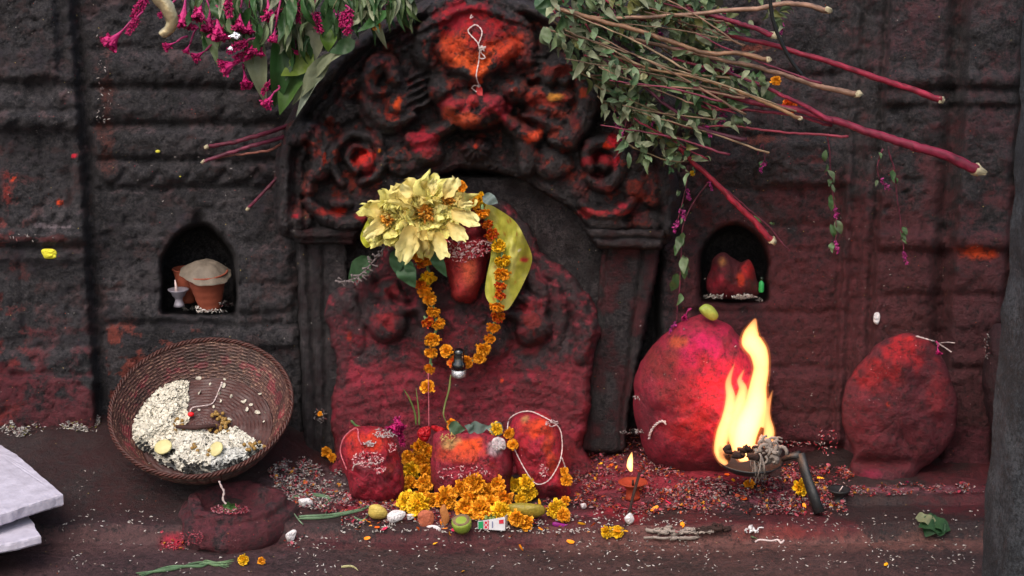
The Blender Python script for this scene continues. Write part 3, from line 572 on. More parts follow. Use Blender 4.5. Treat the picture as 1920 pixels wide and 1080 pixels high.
te = empty('deity_slab', (0, -.08, .05), 'carved stone deity slab smeared dark red, standing under the arch and wearing the marigold garland', 'stone idol')
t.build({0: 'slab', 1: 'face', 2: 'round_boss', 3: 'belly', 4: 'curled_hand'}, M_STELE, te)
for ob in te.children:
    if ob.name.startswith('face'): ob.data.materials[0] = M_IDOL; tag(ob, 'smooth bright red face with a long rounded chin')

# ------------------------------------------------------------------ loose sacred stones
def rock(name, label, ol, yc, df, db, mat, cat='stone', group=None, **k):
    b = np.array(ol, float); c = P(b[:, 0].mean(), b[:, 1].max(), yc)
    o = blob(name, ol, yc, df, db, mat, at=c, **k); return tag(o, label, cat, group)
grp = 'red smeared sacred stones on the floor'
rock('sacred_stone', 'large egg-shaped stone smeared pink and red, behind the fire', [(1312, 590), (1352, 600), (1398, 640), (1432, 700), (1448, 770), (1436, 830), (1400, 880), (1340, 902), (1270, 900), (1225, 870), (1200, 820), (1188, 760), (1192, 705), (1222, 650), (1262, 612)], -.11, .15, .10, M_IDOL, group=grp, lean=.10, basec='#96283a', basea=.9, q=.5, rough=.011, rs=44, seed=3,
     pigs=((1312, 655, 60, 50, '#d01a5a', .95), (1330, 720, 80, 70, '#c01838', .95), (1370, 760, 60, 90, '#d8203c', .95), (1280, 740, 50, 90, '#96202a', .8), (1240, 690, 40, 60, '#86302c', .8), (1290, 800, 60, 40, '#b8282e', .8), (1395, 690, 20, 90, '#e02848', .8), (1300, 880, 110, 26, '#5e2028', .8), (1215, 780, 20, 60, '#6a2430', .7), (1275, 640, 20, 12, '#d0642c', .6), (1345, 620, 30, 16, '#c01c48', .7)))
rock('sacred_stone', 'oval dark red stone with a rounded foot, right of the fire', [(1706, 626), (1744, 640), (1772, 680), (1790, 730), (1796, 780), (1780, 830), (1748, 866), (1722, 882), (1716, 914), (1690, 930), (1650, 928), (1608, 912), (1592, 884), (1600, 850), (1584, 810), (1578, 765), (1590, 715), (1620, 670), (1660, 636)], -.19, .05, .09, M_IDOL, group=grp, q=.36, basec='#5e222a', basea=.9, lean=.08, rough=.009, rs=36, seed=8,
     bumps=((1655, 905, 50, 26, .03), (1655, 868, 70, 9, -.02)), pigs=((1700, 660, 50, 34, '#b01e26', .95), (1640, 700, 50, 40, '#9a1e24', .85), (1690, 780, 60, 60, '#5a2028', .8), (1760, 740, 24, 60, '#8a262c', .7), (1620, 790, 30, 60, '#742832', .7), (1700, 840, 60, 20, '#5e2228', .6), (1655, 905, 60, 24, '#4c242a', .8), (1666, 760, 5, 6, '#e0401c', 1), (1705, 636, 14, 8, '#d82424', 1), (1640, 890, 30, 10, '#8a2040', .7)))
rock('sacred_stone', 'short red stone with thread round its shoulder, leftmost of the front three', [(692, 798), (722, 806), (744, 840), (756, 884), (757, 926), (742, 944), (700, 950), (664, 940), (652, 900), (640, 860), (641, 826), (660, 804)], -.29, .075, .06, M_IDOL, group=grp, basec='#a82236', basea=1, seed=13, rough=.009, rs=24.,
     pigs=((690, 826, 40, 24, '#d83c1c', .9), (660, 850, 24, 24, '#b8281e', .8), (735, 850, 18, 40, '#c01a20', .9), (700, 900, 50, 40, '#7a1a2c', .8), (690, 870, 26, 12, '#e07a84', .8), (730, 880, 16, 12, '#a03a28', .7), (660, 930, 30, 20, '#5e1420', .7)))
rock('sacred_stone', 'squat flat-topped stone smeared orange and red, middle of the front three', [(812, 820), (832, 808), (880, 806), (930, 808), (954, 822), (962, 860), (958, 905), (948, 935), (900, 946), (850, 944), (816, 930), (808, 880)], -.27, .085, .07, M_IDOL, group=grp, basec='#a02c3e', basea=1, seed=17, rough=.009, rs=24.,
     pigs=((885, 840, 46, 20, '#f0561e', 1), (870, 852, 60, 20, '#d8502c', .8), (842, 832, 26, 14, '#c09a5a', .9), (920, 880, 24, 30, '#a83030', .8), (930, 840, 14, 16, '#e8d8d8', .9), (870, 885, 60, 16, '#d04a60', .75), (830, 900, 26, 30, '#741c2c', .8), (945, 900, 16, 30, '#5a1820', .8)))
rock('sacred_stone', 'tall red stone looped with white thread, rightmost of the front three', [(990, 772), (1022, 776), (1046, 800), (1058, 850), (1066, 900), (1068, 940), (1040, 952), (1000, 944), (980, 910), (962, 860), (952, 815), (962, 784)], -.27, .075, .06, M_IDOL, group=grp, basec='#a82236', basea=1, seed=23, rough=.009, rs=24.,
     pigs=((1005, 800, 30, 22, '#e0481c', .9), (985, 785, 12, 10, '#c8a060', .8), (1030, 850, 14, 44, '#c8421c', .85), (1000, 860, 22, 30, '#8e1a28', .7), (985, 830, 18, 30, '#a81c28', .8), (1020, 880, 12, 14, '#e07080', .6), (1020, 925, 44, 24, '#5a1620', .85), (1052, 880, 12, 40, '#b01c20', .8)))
rock('sacred_stone', 'small two-humped reddish stone sitting inside the right wall niche', [(1330, 552), (1328, 515), (1340, 484), (1358, 474), (1375, 484), (1388, 492), (1402, 488), (1414, 505), (1424, 545), (1416, 558), (1375, 562)], .025, .06, .05, M_IDOL, group=grp, basec='#5e262a', basea=.8, seed=29, rough=.005,
     bumps=((1352, 510, 16, 40, .02), (1402, 520, 14, 40, .02), (1378, 505, 8, 30, -.014)), pigs=((1400, 510, 16, 24, '#c82a28', .95), (1345, 530, 20, 26, '#a02034', .9), (1355, 492, 12, 12, '#b07a40', .8), (1362, 545, 30, 14, '#8a2432', .7), (1390, 525, 8, 14, '#e04a2c', .8)))
rock('boulder', 'dark blackish-red boulder half hidden behind the right-hand stone post', [(1862, 610), (1900, 620), (1960, 680), (1980, 760), (1940, 860), (1890, 890), (1856, 800), (1842, 720), (1848, 660)], -.16, .10, .08, M_STELE, 'stone', basec='#341c20', basea=.7, seed=31)
# stone basin in front of the basket
be = empty('stone_basin', G(425, 1000), 'round dark stone basin with a wide lip, holding red rice and a green sprig', 'basin')
c0 = G(428, 1030) + np.array([0, .105, 0.]); n = 96
prof = [(.0, -.02), (.10, -.02), (.122, -.005), (.130, .02), (.126, .045), (.120, .052), (.110, .056), (.108, .066), (.106, .074), (.097, .079), (.086, .078), (.078, .072), (.073, .060), (.06, .050), (.0, .046)]
pp = crv([(a_, b_) for a_, b_ in prof], 4); pp[:, 0] = np.clip(pp[:, 0], .0005, 9)
V = []; 
for r_, z_ in pp:
    for k_ in range(n):
        w_ = 2 * math.pi * k_ / n; d__ = 1 + .05 * math.sin(3 * w_ + .7) + .03 * math.sin(5 * w_); V.append((r_ * math.cos(w_) * d__, r_ * math.sin(w_) * d__, z_))
V = np.array(V); V += (.004 * fbm(V[:, 0] * 22, V[:, 1] * 22, V[:, 2] * 22, 4))[:, None] * np.array([.7, .7, 1]); V = V + c0
F = [[j * n + k_, j * n + (k_ + 1) % n, (j + 1) * n + (k_ + 1) % n, (j + 1) * n + k_] for j in range(len(pp) - 1) for k_ in range(n)]
V += (.003 * fbm(V[:, 0] * 60, V[:, 1] * 60, V[:, 2] * 60, 4))[:, None]; C = np.tile(np.r_[cc('#5a2a30'), .7], (len(V), 1)); C[:, 3] += .4 * fbm(V[:, 0] * 30, V[:, 1] * 30, V[:, 2] * 30, 3); splat(V); mk('basin_body', V, F, M_STELE, be, C); BASIN = c0
# near stone post on the right
ol = np.array([(1916, -60), (1914, 150), (1906, 300), (1892, 460), (1878, 620), (1862, 780), (1848, 930), (1836, 1120)])
pyv = np.linspace(-900, 1140, 230); lx = np.interp(pyv, ol[:, 1], ol[:, 0]) - .02 * np.minimum(pyv + 60, 0); V = []; nn = 60
for j, y_ in enumerate(pyv):
    e_ = P(lx[j], y_, -1.05)
    for k_ in range(nn):
        w_ = math.pi * (k_ / (nn - 1)) - math.pi; c_, s2 = math.cos(w_), math.sin(w_)
        X_ = e_[0] + .17 + .17 * np.sign(c_) * abs(c_) ** .45; Y_ = -1.05 + .20 * -abs(s2) ** .5 + .0
        V.append((X_, Y_, e_[2]))
V = np.array(V); V[:, 0] += .006 * fbm(V[:, 0] * 14, V[:, 1] * 14, V[:, 2] * 14, 4); V[:, 1] += .004 * fbm(V[:, 0] * 30, V[:, 1] * 30, V[:, 2] * 30 + 9, 4)
M_POST = stone('granite_post', (.007, .008, .010), (.020, .023, .029), (.078, .085, .098), .8, grain=1.6, gloss=.7, bumpd=.010, spc=('#8a8c90', '#9a9ca0', '#7a4a44', '#a0a2a8'))
po = mk('stone_post', V, gridF(nn, len(pyv)), M_POST, col=np.tile([.05, .02, .02, .08], (len(V), 1)), at=(V[:, 0].mean(), -1.05, 0)); tag(po, 'rough dark grey stone post standing close at the right edge of the picture', 'post')
# ------------------------------------------------------------------ basket
M_BASK = matte('basket_cane', attr=True, rough=.55, var=.5, sc=45, bump=.6)
TILT = R(33)
def bask(v):                    # basket coordinates -> world: z is the basket's own axis
    v = np.asarray(v, float); c, s_ = math.cos(TILT), math.sin(TILT)
    return np.stack([v[..., 0], v[..., 1] * c - v[..., 2] * s_, v[..., 1] * s_ + v[..., 2] * c], -1) + BC
BAX = np.array([0, -math.sin(TILT), math.cos(TILT)])
RR, RB, HB = .201, .154, .080
BC = P(377, 762, -.27); BC = BC - BAX * HB
bpx = proj(bask(np.array([[0, -RR, HB], [0, RR, HB], [-RR, 0, HB], [RR, 0, HB]]))); print('basket rim', [q.round() for q in bpx])
bke = empty('basket', bask(np.zeros(3)), 'round woven cane basket tilted towards the viewer, half full of rice flakes', 'basket')
def bprof(u): return RB + (RR - RB) * u ** .85, HB * u ** 1.0      # wall profile
nt, nv = 560, 120; th = np.linspace(0, 2 * math.pi, nt, endpoint=False); uu = np.linspace(0, 1, nv); TH, U = np.meshgrid(th, uu)
ribs = 46; rows = 22
rad, zz = bprof(U); dd = .0022 * np.sin(TH * ribs / 2 + math.pi * np.floor(U * rows)) * np.abs(np.sin(U * rows * math.pi)) + .0012 * np.sin(U * rows * 2 * math.pi)
rad = rad * (1 + .012 * np.sin(2 * TH + 1))
def bcol(TH, U):
    n1 = fbm(TH * 8, U * 6, 1, 4); c = np.tile(cc('#4c2c26'), TH.shape + (1,)); red = sm(.0, .4, np.sin(TH * ribs / 2) * .4 + n1) * sm(.15, .35, U) * sm(.75, .55, U)
    c = c * (1 - red[..., None] * .7) + cc('#7a2430') * red[..., None] * .7; g = sm(.25, .8, fbm(TH * 40, U * 40, 3, 3)); c = c * (1 - .5 * g[..., None]) + cc('#a07a66') * .5 * g[..., None]
    k = sm(.1, .6, fbm(TH * 3, U * 3, 7, 3)); c *= (1 - .45 * k[..., None]); c *= (.55 + .45 * np.abs(np.sin(U * rows * math.pi)))[..., None]; return c
Vi = bask(np.stack([(rad - dd) * np.cos(TH), (rad - dd) * np.sin(TH), zz], -1)).reshape(-1, 3)
Fi = [[j * nt + k_, j * nt + (k_ + 1) % nt, (j + 1) * nt + (k_ + 1) % nt, (j + 1) * nt + k_] for j in range(nv - 1) for k_ in range(nt)]
Vo = bask(np.stack([(rad + .006 - dd) * np.cos(TH), (rad + .006 - dd) * np.sin(TH), zz - .002], -1)).reshape(-1, 3)
cl = bcol(TH, U).reshape(-1, 3); splat(Vo)
v, f, c = join([(Vi, Fi, cl), (Vo, [q[::-1] for q in Fi], cl * .75)]); mk('basket_wall', v, f, M_BASK, bke, c)
rb = np.linspace(.001, 1, 70); TB, RB_ = np.meshgrid(np.linspace(0, 2 * math.pi, 120, endpoint=False), rb)
zb = .0006 * np.sin(RB_ * 17 * 2 * math.pi) + .0012 * np.sin(TB * 16) * np.sin(RB_ * 34 * math.pi); Vb = bask(np.stack([RB_ * RB * np.cos(TB), RB_ * RB * np.sin(TB), zb], -1)).reshape(-1, 3)
Fb = [[j * 120 + k_, j * 120 + (k_ + 1) % 120, (j + 1) * 120 + (k_ + 1) % 120, (j + 1) * 120 + k_] for j in range(69) for k_ in range(120)]
Vb2 = Vb - BAX * .006; cb = np.tile(cc('#4a2a26'), TB.shape + (1,)) * (.85 + .15 * np.sin(RB_ * 17 * 2 * math.pi))[..., None] + .03 * np.clip(fbm(TB * 5, RB_ * 9, 0, 3), 0, 1)[..., None]; cb = cb.reshape(-1, 3)
v, f, c = join([(Vb, Fb, cb), (Vb2, [q[::-1] for q in Fb], cb)]); mk('basket_bottom', v, f, M_BASK, bke, c)
parts = []
for sgn in (0, 1, 2):
    w_ = np.linspace(0, 2 * math.pi, 400); rr_ = RR * (1 + .012 * np.sin(2 * w_ + 1)) + .003 + .0035 * np.cos(w_ * 40 + sgn * 2.1); z_ = HB + .002 + .0035 * np.sin(w_ * 40 + sgn * 2.1)
    v, f = tube(bask(np.stack([rr_ * np.cos(w_), rr_ * np.sin(w_), z_], -1)), .0026, 6); parts.append((v, f, np.tile(cc('#47241e') * (1.2 - .25 * sgn), (len(v), 1)))); splat(v)
v, f, c = join(parts); mk('rim_binding', v, f, M_BASK, bke, c)
# what lies in the basket: everything is placed on the heap's own surface
def bhit(px, py, up):
    """point where the view meets the basket's floor raised by 'up' towards its front lip"""
    o = np.array([0, CAMY, CAMZ]); d = ray(px, py); c0_ = bask(np.array([0, 0, up])); t = ((c0_ - o) @ BAX) / (d @ BAX); return o + d * t[..., None]
FL = []
for s_ in range(3):
    a_ = np.linspace(0, 2 * math.pi, 7, endpoint=False); FL.append(np.array([[0, 0, .10]] + [[.5 * math.cos(q) * (1 + .2 * math.sin(q * 2 + s_)), .72 * math.sin(q), .10 * math.sin(q * 2 + s_)] for q in a_]))
FLF = np.array([[0, 1 + k_, 1 + (k_ + 1) % 7] for k_ in range(7)])
def flakes(pos, size, col, name, mat=M_GRAIN, parent=None, jit=.9, at=None, up=(0, 0, 1.)):
    n = len(pos); nr = np.array(up) + jit * rng.normal(size=(n, 3)) * .6; nr /= np.linalg.norm(nr, axis=1)[:, None]; d = rdir(n); d -= nr * (d * nr).sum(1)[:, None]
    return many(FL[0], FLF, pos, orient(d, nr), size, col)
def inpts(poly, n):
    p = np.array(poly, float); lo, hi = p.min(0), p.max(0); o = []
    while len(o) < n:
        q = rng.uniform(lo, hi, (n * 2, 2)); q = q[inpoly(q[:, 0], q[:, 1], poly)]; o += q.tolist()
    return np.array(o[:n])
polyL = [(235, 800), (248, 770), (275, 738), (300, 715), (348, 708), (352, 735), (350, 760), (336, 790), (334, 812), (300, 820), (262, 838), (240, 828)]
polyF = [(330, 805), (370, 800), (400, 815), (440, 800), (470, 822), (492, 838), (480, 860), (450, 880), (400, 890), (345, 884), (300, 866), (285, 848), (318, 838)]
polyM = [(262, 830), (300, 800), (345, 765), (354, 785), (340, 806), (345, 830), (300, 850), (270, 845)]
polyD = [(232, 802), (262, 840), (300, 868), (350, 888), (420, 890), (470, 874), (500, 845), (488, 830), (440, 850), (360, 850), (290, 838), (250, 806)]
pos = []; cols = []
for poly, n, u0, u1, ctint in ((crv(polyL, 3, True).tolist(), 1500, .004, .024, '#cdc6b6'), (polyF, 2000, .006, .030, '#cbc5b8'), (polyM, 420, .004, .018, '#cfc6b4'), ([(250, 690), (500, 690), (525, 780), (490, 870), (260, 870), (225, 780)], 60, .002, .004, '#c8c0b0'), (polyD, 170, .02, .034, '#16120f')):
    q = inpts(poly, n); D_, _ = segdist(q[:, 0], q[:, 1], poly + poly[:1]); u = u0 + (u1 - u0) * sm(0, 26, D_) * rng.uniform(.75, 1, n)
    for a_, uu_ in zip(q, u): pos.append(bhit(a_[0], a_[1], uu_))
    g = cc(ctint, 1.0)[None] * rng.uniform(.7, 1.08, (n, 1)); cols.append(np.where((q[:, :1] > 395) & (q[:, 1:] > 840), g * np.array([[.88, .93, 1.02]]), g))
pos = np.array(pos); v, f, c = flakes(pos, rng.uniform(.0055, .0105, len(pos)), np.concatenate(cols), 'x', up=BAX, jit=.9)
# a heap under the loose flakes
hv = []
for poly, u1 in ((polyL, .010), (polyF, .015)):
    p = crv(poly, 3, True); ce = p.mean(0); ring_ = [ce + (p - ce) * k_ for k_ in (.0, .35, .7, .88, 1.0)]; hh = (u1, u1 * .97, u1 * .8, u1 * .4, .002); V_ = np.concatenate([np.array([bhit(a_[0], a_[1], h_) for a_ in r_]) for r_, h_ in zip(ring_, hh)]); m = len(p)
    hv.append((V_, [[j * m + k_, j * m + (k_ + 1) % m, (j + 1) * m + (k_ + 1) % m, (j + 1) * m + k_] for j in range(4) for k_ in range(m)], np.tile(cc('#5f594e'), (len(V_), 1))))
v, f, c = join([(v, [q for q in f.tolist()], c)] + hv); rk = mk('rice_flakes', v, f, M_GRAIN, None, c, smooth=False, at=bask(np.zeros(3))); tag(rk, 'heap of pale flattened rice flakes lying inside the cane basket', 'rice', kind='stuff')
def ico(r=1., sub=2):
    import bmesh
    bm = bmesh.new(); bmesh.ops.create_icosphere(bm, subdivisions=sub, radius=r); V_ = np.array([tuple(q.co) for q in bm.verts]); F_ = np.array([[a_.index for a_ in q.verts] for q in bm.faces]); bm.free(); return V_, F_
IV, IF = ico(1, 2); IV3, IF3 = ico(1, 3)
M_PEA = matte('chickpea', cc('#8a6a34', 1.), .5, .4, 220, .5)
pv = IV * (1 + .06 * vnoise(IV[:, 0] * 2, IV[:, 1] * 2, IV[:, 2] * 2))[:, None]
def pebble_thing(name, pos, r, mat, label, cat, group, proto=[None]): pass
pea0 = None
for poly, n in (([(318, 800), (330, 785), (350, 788), (345, 808), (320, 812)], 16), ([(390, 776), (420, 768), (432, 790), (420, 800), (404, 785)], 18), ([(385, 800), (425, 796), (434, 812), (400, 816)], 16), ([(455, 832), (500, 828), (500, 845), (460, 850)], 14), ([(350, 828), (395, 845), (392, 856), (360, 840)], 6)):
    for q in inpts(poly, n):
        p_ = bhit(q[0], q[1], .010 if q[1] < 815 else .031)
        if pea0 is None: pea0 = mk('chickpea', pv * .0046 + p_, IF, M_PEA, at=p_); ob = pea0
        else: ob = pea0.copy(); COL.objects.link(ob); ob.location = p_
        ob.rotation_euler = rng.uniform(0, 3, 3); tag(ob, 'small round olive-brown chickpea among the rice flakes in the basket', 'chickpea', 'chickpeas in the basket')
M_SL = matte('potato_slice', cc('#bdb27e', 1.), .5, .25, 90, .3)
for (x_, y_, r_, tl, lb) in ((306, 838, .0195, .2, 'pale yellow round slice lying in the rice, left one of the two'), (405, 842, .019, .75, 'pale yellow round slice tilted up in the rice, right one of the two')):
    ax = BAX + np.array([-tl, -.3, 0]); c_ = bhit(x_, y_, .036); v, f = lathe([(.001, .003), (r_ * .9, .003), (r_, .0015), (r_, -.0015), (r_ * .9, -.003), (.001, -.003)], 30, ax, c_, .06); o = mk('vegetable_slice', v, f, M_SL, at=c_); tag(o, lb, 'food slice')
def thread(name, pts, r, label, mat=M_THREAD, dy=.004, ys=None, cat='thread', knots=(), parent=None, n=5, wig=.0, strands=2):
    """a twisted cord laid along traced points, on whatever is in front there"""
    p = crv(pts, 8); 
    if ys is None: yy = np.array([sy(a_[0], a_[1]) for a_ in p]); k_ = np.ones(5) / 5; yy = np.minimum(yy, np.convolve(np.pad(yy, 2, mode='edge'), k_, 'valid')) - dy
    elif np.ndim(ys): yy = np.interp(np.linspace(0, 1, len(p)), np.linspace(0, 1, len(ys)), ys)
    else: yy = np.full(len(p), ys)
    w_ = P(p[:, 0], p[:, 1], yy); pr = []
    L_ = np.r_[0, np.cumsum(np.linalg.norm(np.diff(w_, axis=0), axis=1))]
    for s_ in range(strands):
        off = np.stack([np.cos(L_ / .0035 + s_ * math.pi), 0 * L_, np.sin(L_ / .0035 + s_ * math.pi)], 1) * r * .6; pr.append(tube(w_ + off, r * .75, n))
    for kx_, ky_, kr in knots:
        c_ = P(kx_, ky_, sy(kx_, ky_) - dy if ys is None else float(np.mean(ys))); pr.append((IV * kr + c_, IF))
    v, f, _ = join(pr); o = mk(name, v, f, mat, parent, at=w_[0]); 
    if label: tag(o, label, cat)
    return o
bd = lambda x_, y_, u=.01: float(bhit(x_, y_, u)[1])
thread('cotton_thread', [(356, 774), (362, 764), (395, 758), (405, 745), (410, 733), (416, 718)], .0013, 'white twisted thread lying across the bare basket bottom', ys=[bd(356, 774), bd(395, 758), bd(410, 733), bd(416, 718)], knots=((416, 718, .003),))
c_ = bhit(358, 777, .012); o = mk('red_petal_knot', IV * np.array([.008, .006, .006]) + c_, IF, matte('crimson_bit', cc('#d0101c'), .6, .2), at=c_); tag(o, 'small bright red knot at the end of the basket thread', 'knot')
v, f = tube(np.array([bhit(330, 800, .02), bhit(365, 802, .022), bhit(405, 798, .02)]), [.004, .006, .004], 7); o = mk('bark_strip', v, f, matte('dark_bark', cc('#3a211e'), .8, .4), at=v.mean(0)); tag(o, 'dark brown strip of bark lying across the middle of the basket', 'bark')

# ------------------------------------------------------------------ pots and lamp in the left niche
M_TERRA = matte('terracotta', cc('#8a4430', .95), .75, .35, 30, .35); M_DRYLEAF = matte('dry_leaf_plate', cc('#74685c', .8), .7, .45, 50, .7); M_TIN = matte('painted_tin', cc('#8a8590'), .38, .3, 60, .2, Metallic=.3)
def pot(px_, pyb, yv, r0, r1, h, label, lean=(0, 0, 1)):
    b = P(px_, pyb, yv); e = empty('clay_pot', b, label, 'pot', 'clay pots in the niche')
    pf = [(.001, 0), (r0 * .96, 0), (r0, .003)] + [(r0 + (r1 - r0) * t_ + .0004 * math.sin(t_ * 30), h * t_) for t_ in np.linspace(.05, .95, 22)] + [(r1 * 1.04, h * .97), (r1 * 1.05, h), (r1 * .98, h * 1.005), (r1 * .94, h * .97), (r0 * .9, .012), (.001, .008)]
    v, f = lathe(pf, 44, lean, b); splat(v); mk('pot_body', v, f, M_TERRA, e); return e, b, np.array(lean) / np.linalg.norm(lean)
pot(353, 566, .085, .018, .034, .085, 'reddish clay pot without a lid, partly hidden behind the covered one', (.0, 0, 1))
e, b, ln = pot(394, 578, .045, .026, .050, .094, 'reddish clay pot covered by an upturned dry leaf plate', (-.04, -.10, 1))
top = b + ln * .094; n = 60; V = []; rs_ = np.linspace(0, 1, 12)
for r_ in rs_:
    for k_ in range(n):
        w_ = 2 * math.pi * k_ / n; q = r_ * .062 * (1 + .05 * math.sin(3 * w_) + .02 * math.sin(11 * w_)); hgt = .026 * min(1, (1 - r_) * 1.7) - .004 * r_ + .002 * math.sin(5 * w_ + 3 * r_) * r_; V.append((q * math.cos(w_), q * math.sin(w_), hgt))
V = np.array(V); ql = Vector((.10, -.22, 1)).to_track_quat('Z', 'Y').to_matrix(); V = V @ np.array(ql).T + top; F = [[j * n + k_, j * n + (k_ + 1) % n, (j + 1) * n + (k_ + 1) % n, (j + 1) * n + k_] for j in range(11) for k_ in range(n)]
o = mk('leaf_plate', np.vstack([V, V - [0, 0, .0015]]), F + [[q + len(V) for q in ff][::-1] for ff in F], M_DRYLEAF, at=top); tag(o, 'dry grey-brown leaf plate upturned as a lid on the clay pot', 'leaf plate')
b = P(336, 574, .03); e = empty('oil_lamp', b, 'small pale footed oil lamp with a white wick, left of the clay pots', 'lamp')
v, f = lathe([(.001, 0), (.014, 0), (.012, .006), (.009, .016), (.010, .022), (.015, .026), (.018, .034), (.0245, .040), (.026, .043), (.022, .042), (.014, .036), (.001, .033)], 30, (0, 0, 1), b); mk('lamp_bowl', v, f, M_TIN, e)
v, f = tube([b + [-.004, -.002, .036], b + [-.005, -.002, .05], b + [-.007, -.001, .066]], [.005, .003, .0014], 7); mk('wick', v, f, M_THREAD, e)
v, f = lathe([(.010, .006), (.0205, .041), (.0215, .0415), (.0195, .0425)], 30, (0, 0, 1), b); 
# glow bottle in the right niche
b = P(1427, 548, -.0); e = empty('small_bottle', b, 'tiny green bottle standing upright at the right side of the niche stone', 'bottle'); b = b + [0, .0, 0]
v, f = lathe([(.001, 0), (.0055, .0), (.0068, .004), (.0068, .020), (.0055, .025), (.003, .028), (.003, .031), (.001, .031)], 18, (0, 0, 1), b); mk('bottle_body', v, f, matte('green_glass', cc('#2f9a52'), .2, .1, Alpha=1.), e)
v, f = lathe([(.001, .030), (.004, .030), (.004, .038), (.001, .038)], 14, (0, 0, 1), b); mk('cap', v, f, matte('dark_cap', (.01, .02, .012), .4, .1), e)

# ------------------------------------------------------------------ marble slabs on the left
M_MARB = matte('white_marble', cc('#b3adbb', 1.), .5, .38, 22, 1.)
def slab(poly, ztop, th, label):
    d = lambda px_, py_: (lambda r_: np.array([0, CAMY, CAMZ]) + r_ * ((ztop - CAMZ) / r_[2]))(ray(px_, py_))
    o = np.array([d(*q) for q in poly]); o = outline3(o); c = o.mean(0); n = len(o); V = []; 
    lay = [(0, .90), (0, .985), (-.002, .997), (-.006, 1.0), (-th + .004, 1.), (-th, .985), (-th, .9)]
    for dz, k_ in lay: V.append(c + (o - c) * k_ + [0, 0, dz])
    V = np.vstack(V); V = V + np.stack([.0022 * fbm(V[:, 0] * 40, V[:, 1] * 40, V[:, 2] * 40, 3), .0022 * fbm(V[:, 0] * 40, V[:, 1] * 40, V[:, 2] * 40 + 5, 3), .0008 * fbm(V[:, 0] * 30, V[:, 1] * 30, 0, 3)], 1)
    F = [[j * n + k_, j * n + (k_ + 1) % n, (j + 1) * n + (k_ + 1) % n, (j + 1) * n + k_] for j in range(len(lay) - 1) for k_ in range(n)] + [list(range(n))[::-1], [6 * n + k_ for k_ in range(n)]]
    splat(V); F = [q[::-1] for q in F]; ob = mk('marble_slab', V, F, M_MARB, at=c, smooth=False); tag(ob, label, 'marble slab', 'stacked marble slabs')
def outline3(o):
    p = np.vstack([o, o[:1]]); out = []
    for i in range(len(o)):
        for k_ in np.linspace(0, 1, 24, endpoint=False): out.append(p[i] * (1 - k_) + p[i + 1] * k_)
    return np.array(out)
slab([(-260, 880), (-60, 836), (2, 834), (30, 850), (119, 926), (60, 944), (0, 964), (-240, 1030)], .095, .027, 'pale lilac-white marble slab at the left edge, upper of the two')
slab([(-260, 900), (-60, 880), (10, 900), (50, 960), (77, 1004), (30, 1016), (-10, 1024), (-240, 1080)], .048, .020, 'pale lilac-white marble slab at the left edge, lower and smaller of the two')
# small rubble block holding the slabs up, out of sight beneath them

# ------------------------------------------------------------------ flowers
def petal_template(nl=5, nw=3, cup=.25, curl=.3, tipw=.9, frill=0.):
    V = []; T = []
    for j in range(nl):
        t_ = j / (nl - 1); wv = (math.sin(math.pi * min(1, t_ * .72 + .12)) ** .8) * tipw * .5 if j < nl - 1 else .26 * tipw
        for i in range(nw):
            u_ = (i / (nw - 1) - .5) * 2; V.append((u_ * wv, t_, cup * u_ * u_ * .5 * wv + curl * t_ * t_ + frill * t_ * math.sin(u_ * 6 + t_ * 5) * .3)); T.append(t_)
    return np.array(V), gridF(nw, nl), np.array(T)
PT = [petal_template(5, 5, .5, c_, .9, .5) for c_ in (.15, .4, -.2)]
def petals(dirs, nrm, pos, size, cb, ct, tm, wid=1., pw=1.):
    TV, TF, T = tm; N = len(dirs); cb = np.broadcast_to(cb, (N, 3)); ct = np.broadcast_to(ct, (N, 3)); t_ = (T ** pw)[None, :, None]
    col = cb[:, None] * (1 - t_) + ct[:, None] * t_; sc = np.stack([size * wid, size, size], 1); return many(TV, TF, pos, orient(dirs, nrm), sc, col)
def marigold_geo(r, kind, seed):
    """ruffled pom-pom facing +z, origin at its middle"""
    g = np.random.default_rng(seed); parts = []
    C1 = {'orange': ('#f08c10', '#ffa41c'), 'yellow': ('#f0a010', '#ffc41c'), 'red': ('#a82808', '#f2841a'), 'deep': ('#e06c0c', '#ff9c18')}[kind]
    for L_, n_, el0, el1, s0, tm in ((0, 19, -14, 10, 1.0, 0), (1, 18, 8, 28, .98, 1), (2, 17, 26, 48, .92, 0), (3, 14, 46, 70, .84, 1), (4, 9, 68, 90, .74, 0)):
        a_ = np.linspace(0, 2 * math.pi, n_, endpoint=False) + g.uniform(0, .5, n_) + L_; el = np.radians(g.uniform(el0, el1, n_)); d = np.stack([np.cos(a_) * np.cos(el), np.sin(a_) * np.cos(el), np.sin(el)], 1)
        nr = np.array([0, 0, 1.]) + g.normal(size=(n_, 3)) * .35 - d * .3; sc = r * s0 * g.uniform(.8, 1.08, n_)
        k_ = g.uniform(.78, 1.15, (n_, 1)); k2 = {'red': np.array([[1, .55, .6]])}.get(kind, np.ones((1, 3))) if (kind == 'red') else 1.
        mixr = (g.random((n_, 1)) < .4) * 1. if kind == 'red' else 0
        ct = cc(C1[1], 1.0)[None] * k_ * (1 - mixr * np.array([[.2, .75, .6]])); cb = cc(C1[0], .9)[None] * k_; parts.append(petals(d, nr, np.zeros((n_, 3)) + [0, 0, -.1 * r], sc, cb, ct, PT[tm], .60, 1.0))
    n_ = 20; d = g.normal(size=(n_, 3)) * .8 + [0, 0, .7]; parts.append(petals(d, rdir(n_), g.normal(size=(n_, 3)) * .16 * r + [0, 0, .34 * r], r * g.uniform(.28, .46, n_), cb[0] * 1., ct[:1], PT[0], .8, .7))
    v, f, c = join(parts); return v, f, c
M_SEPAL = matte('flower_cup_green', cc('#6f8a5a', .9), .55, .35, 90, .4)
MG = {}
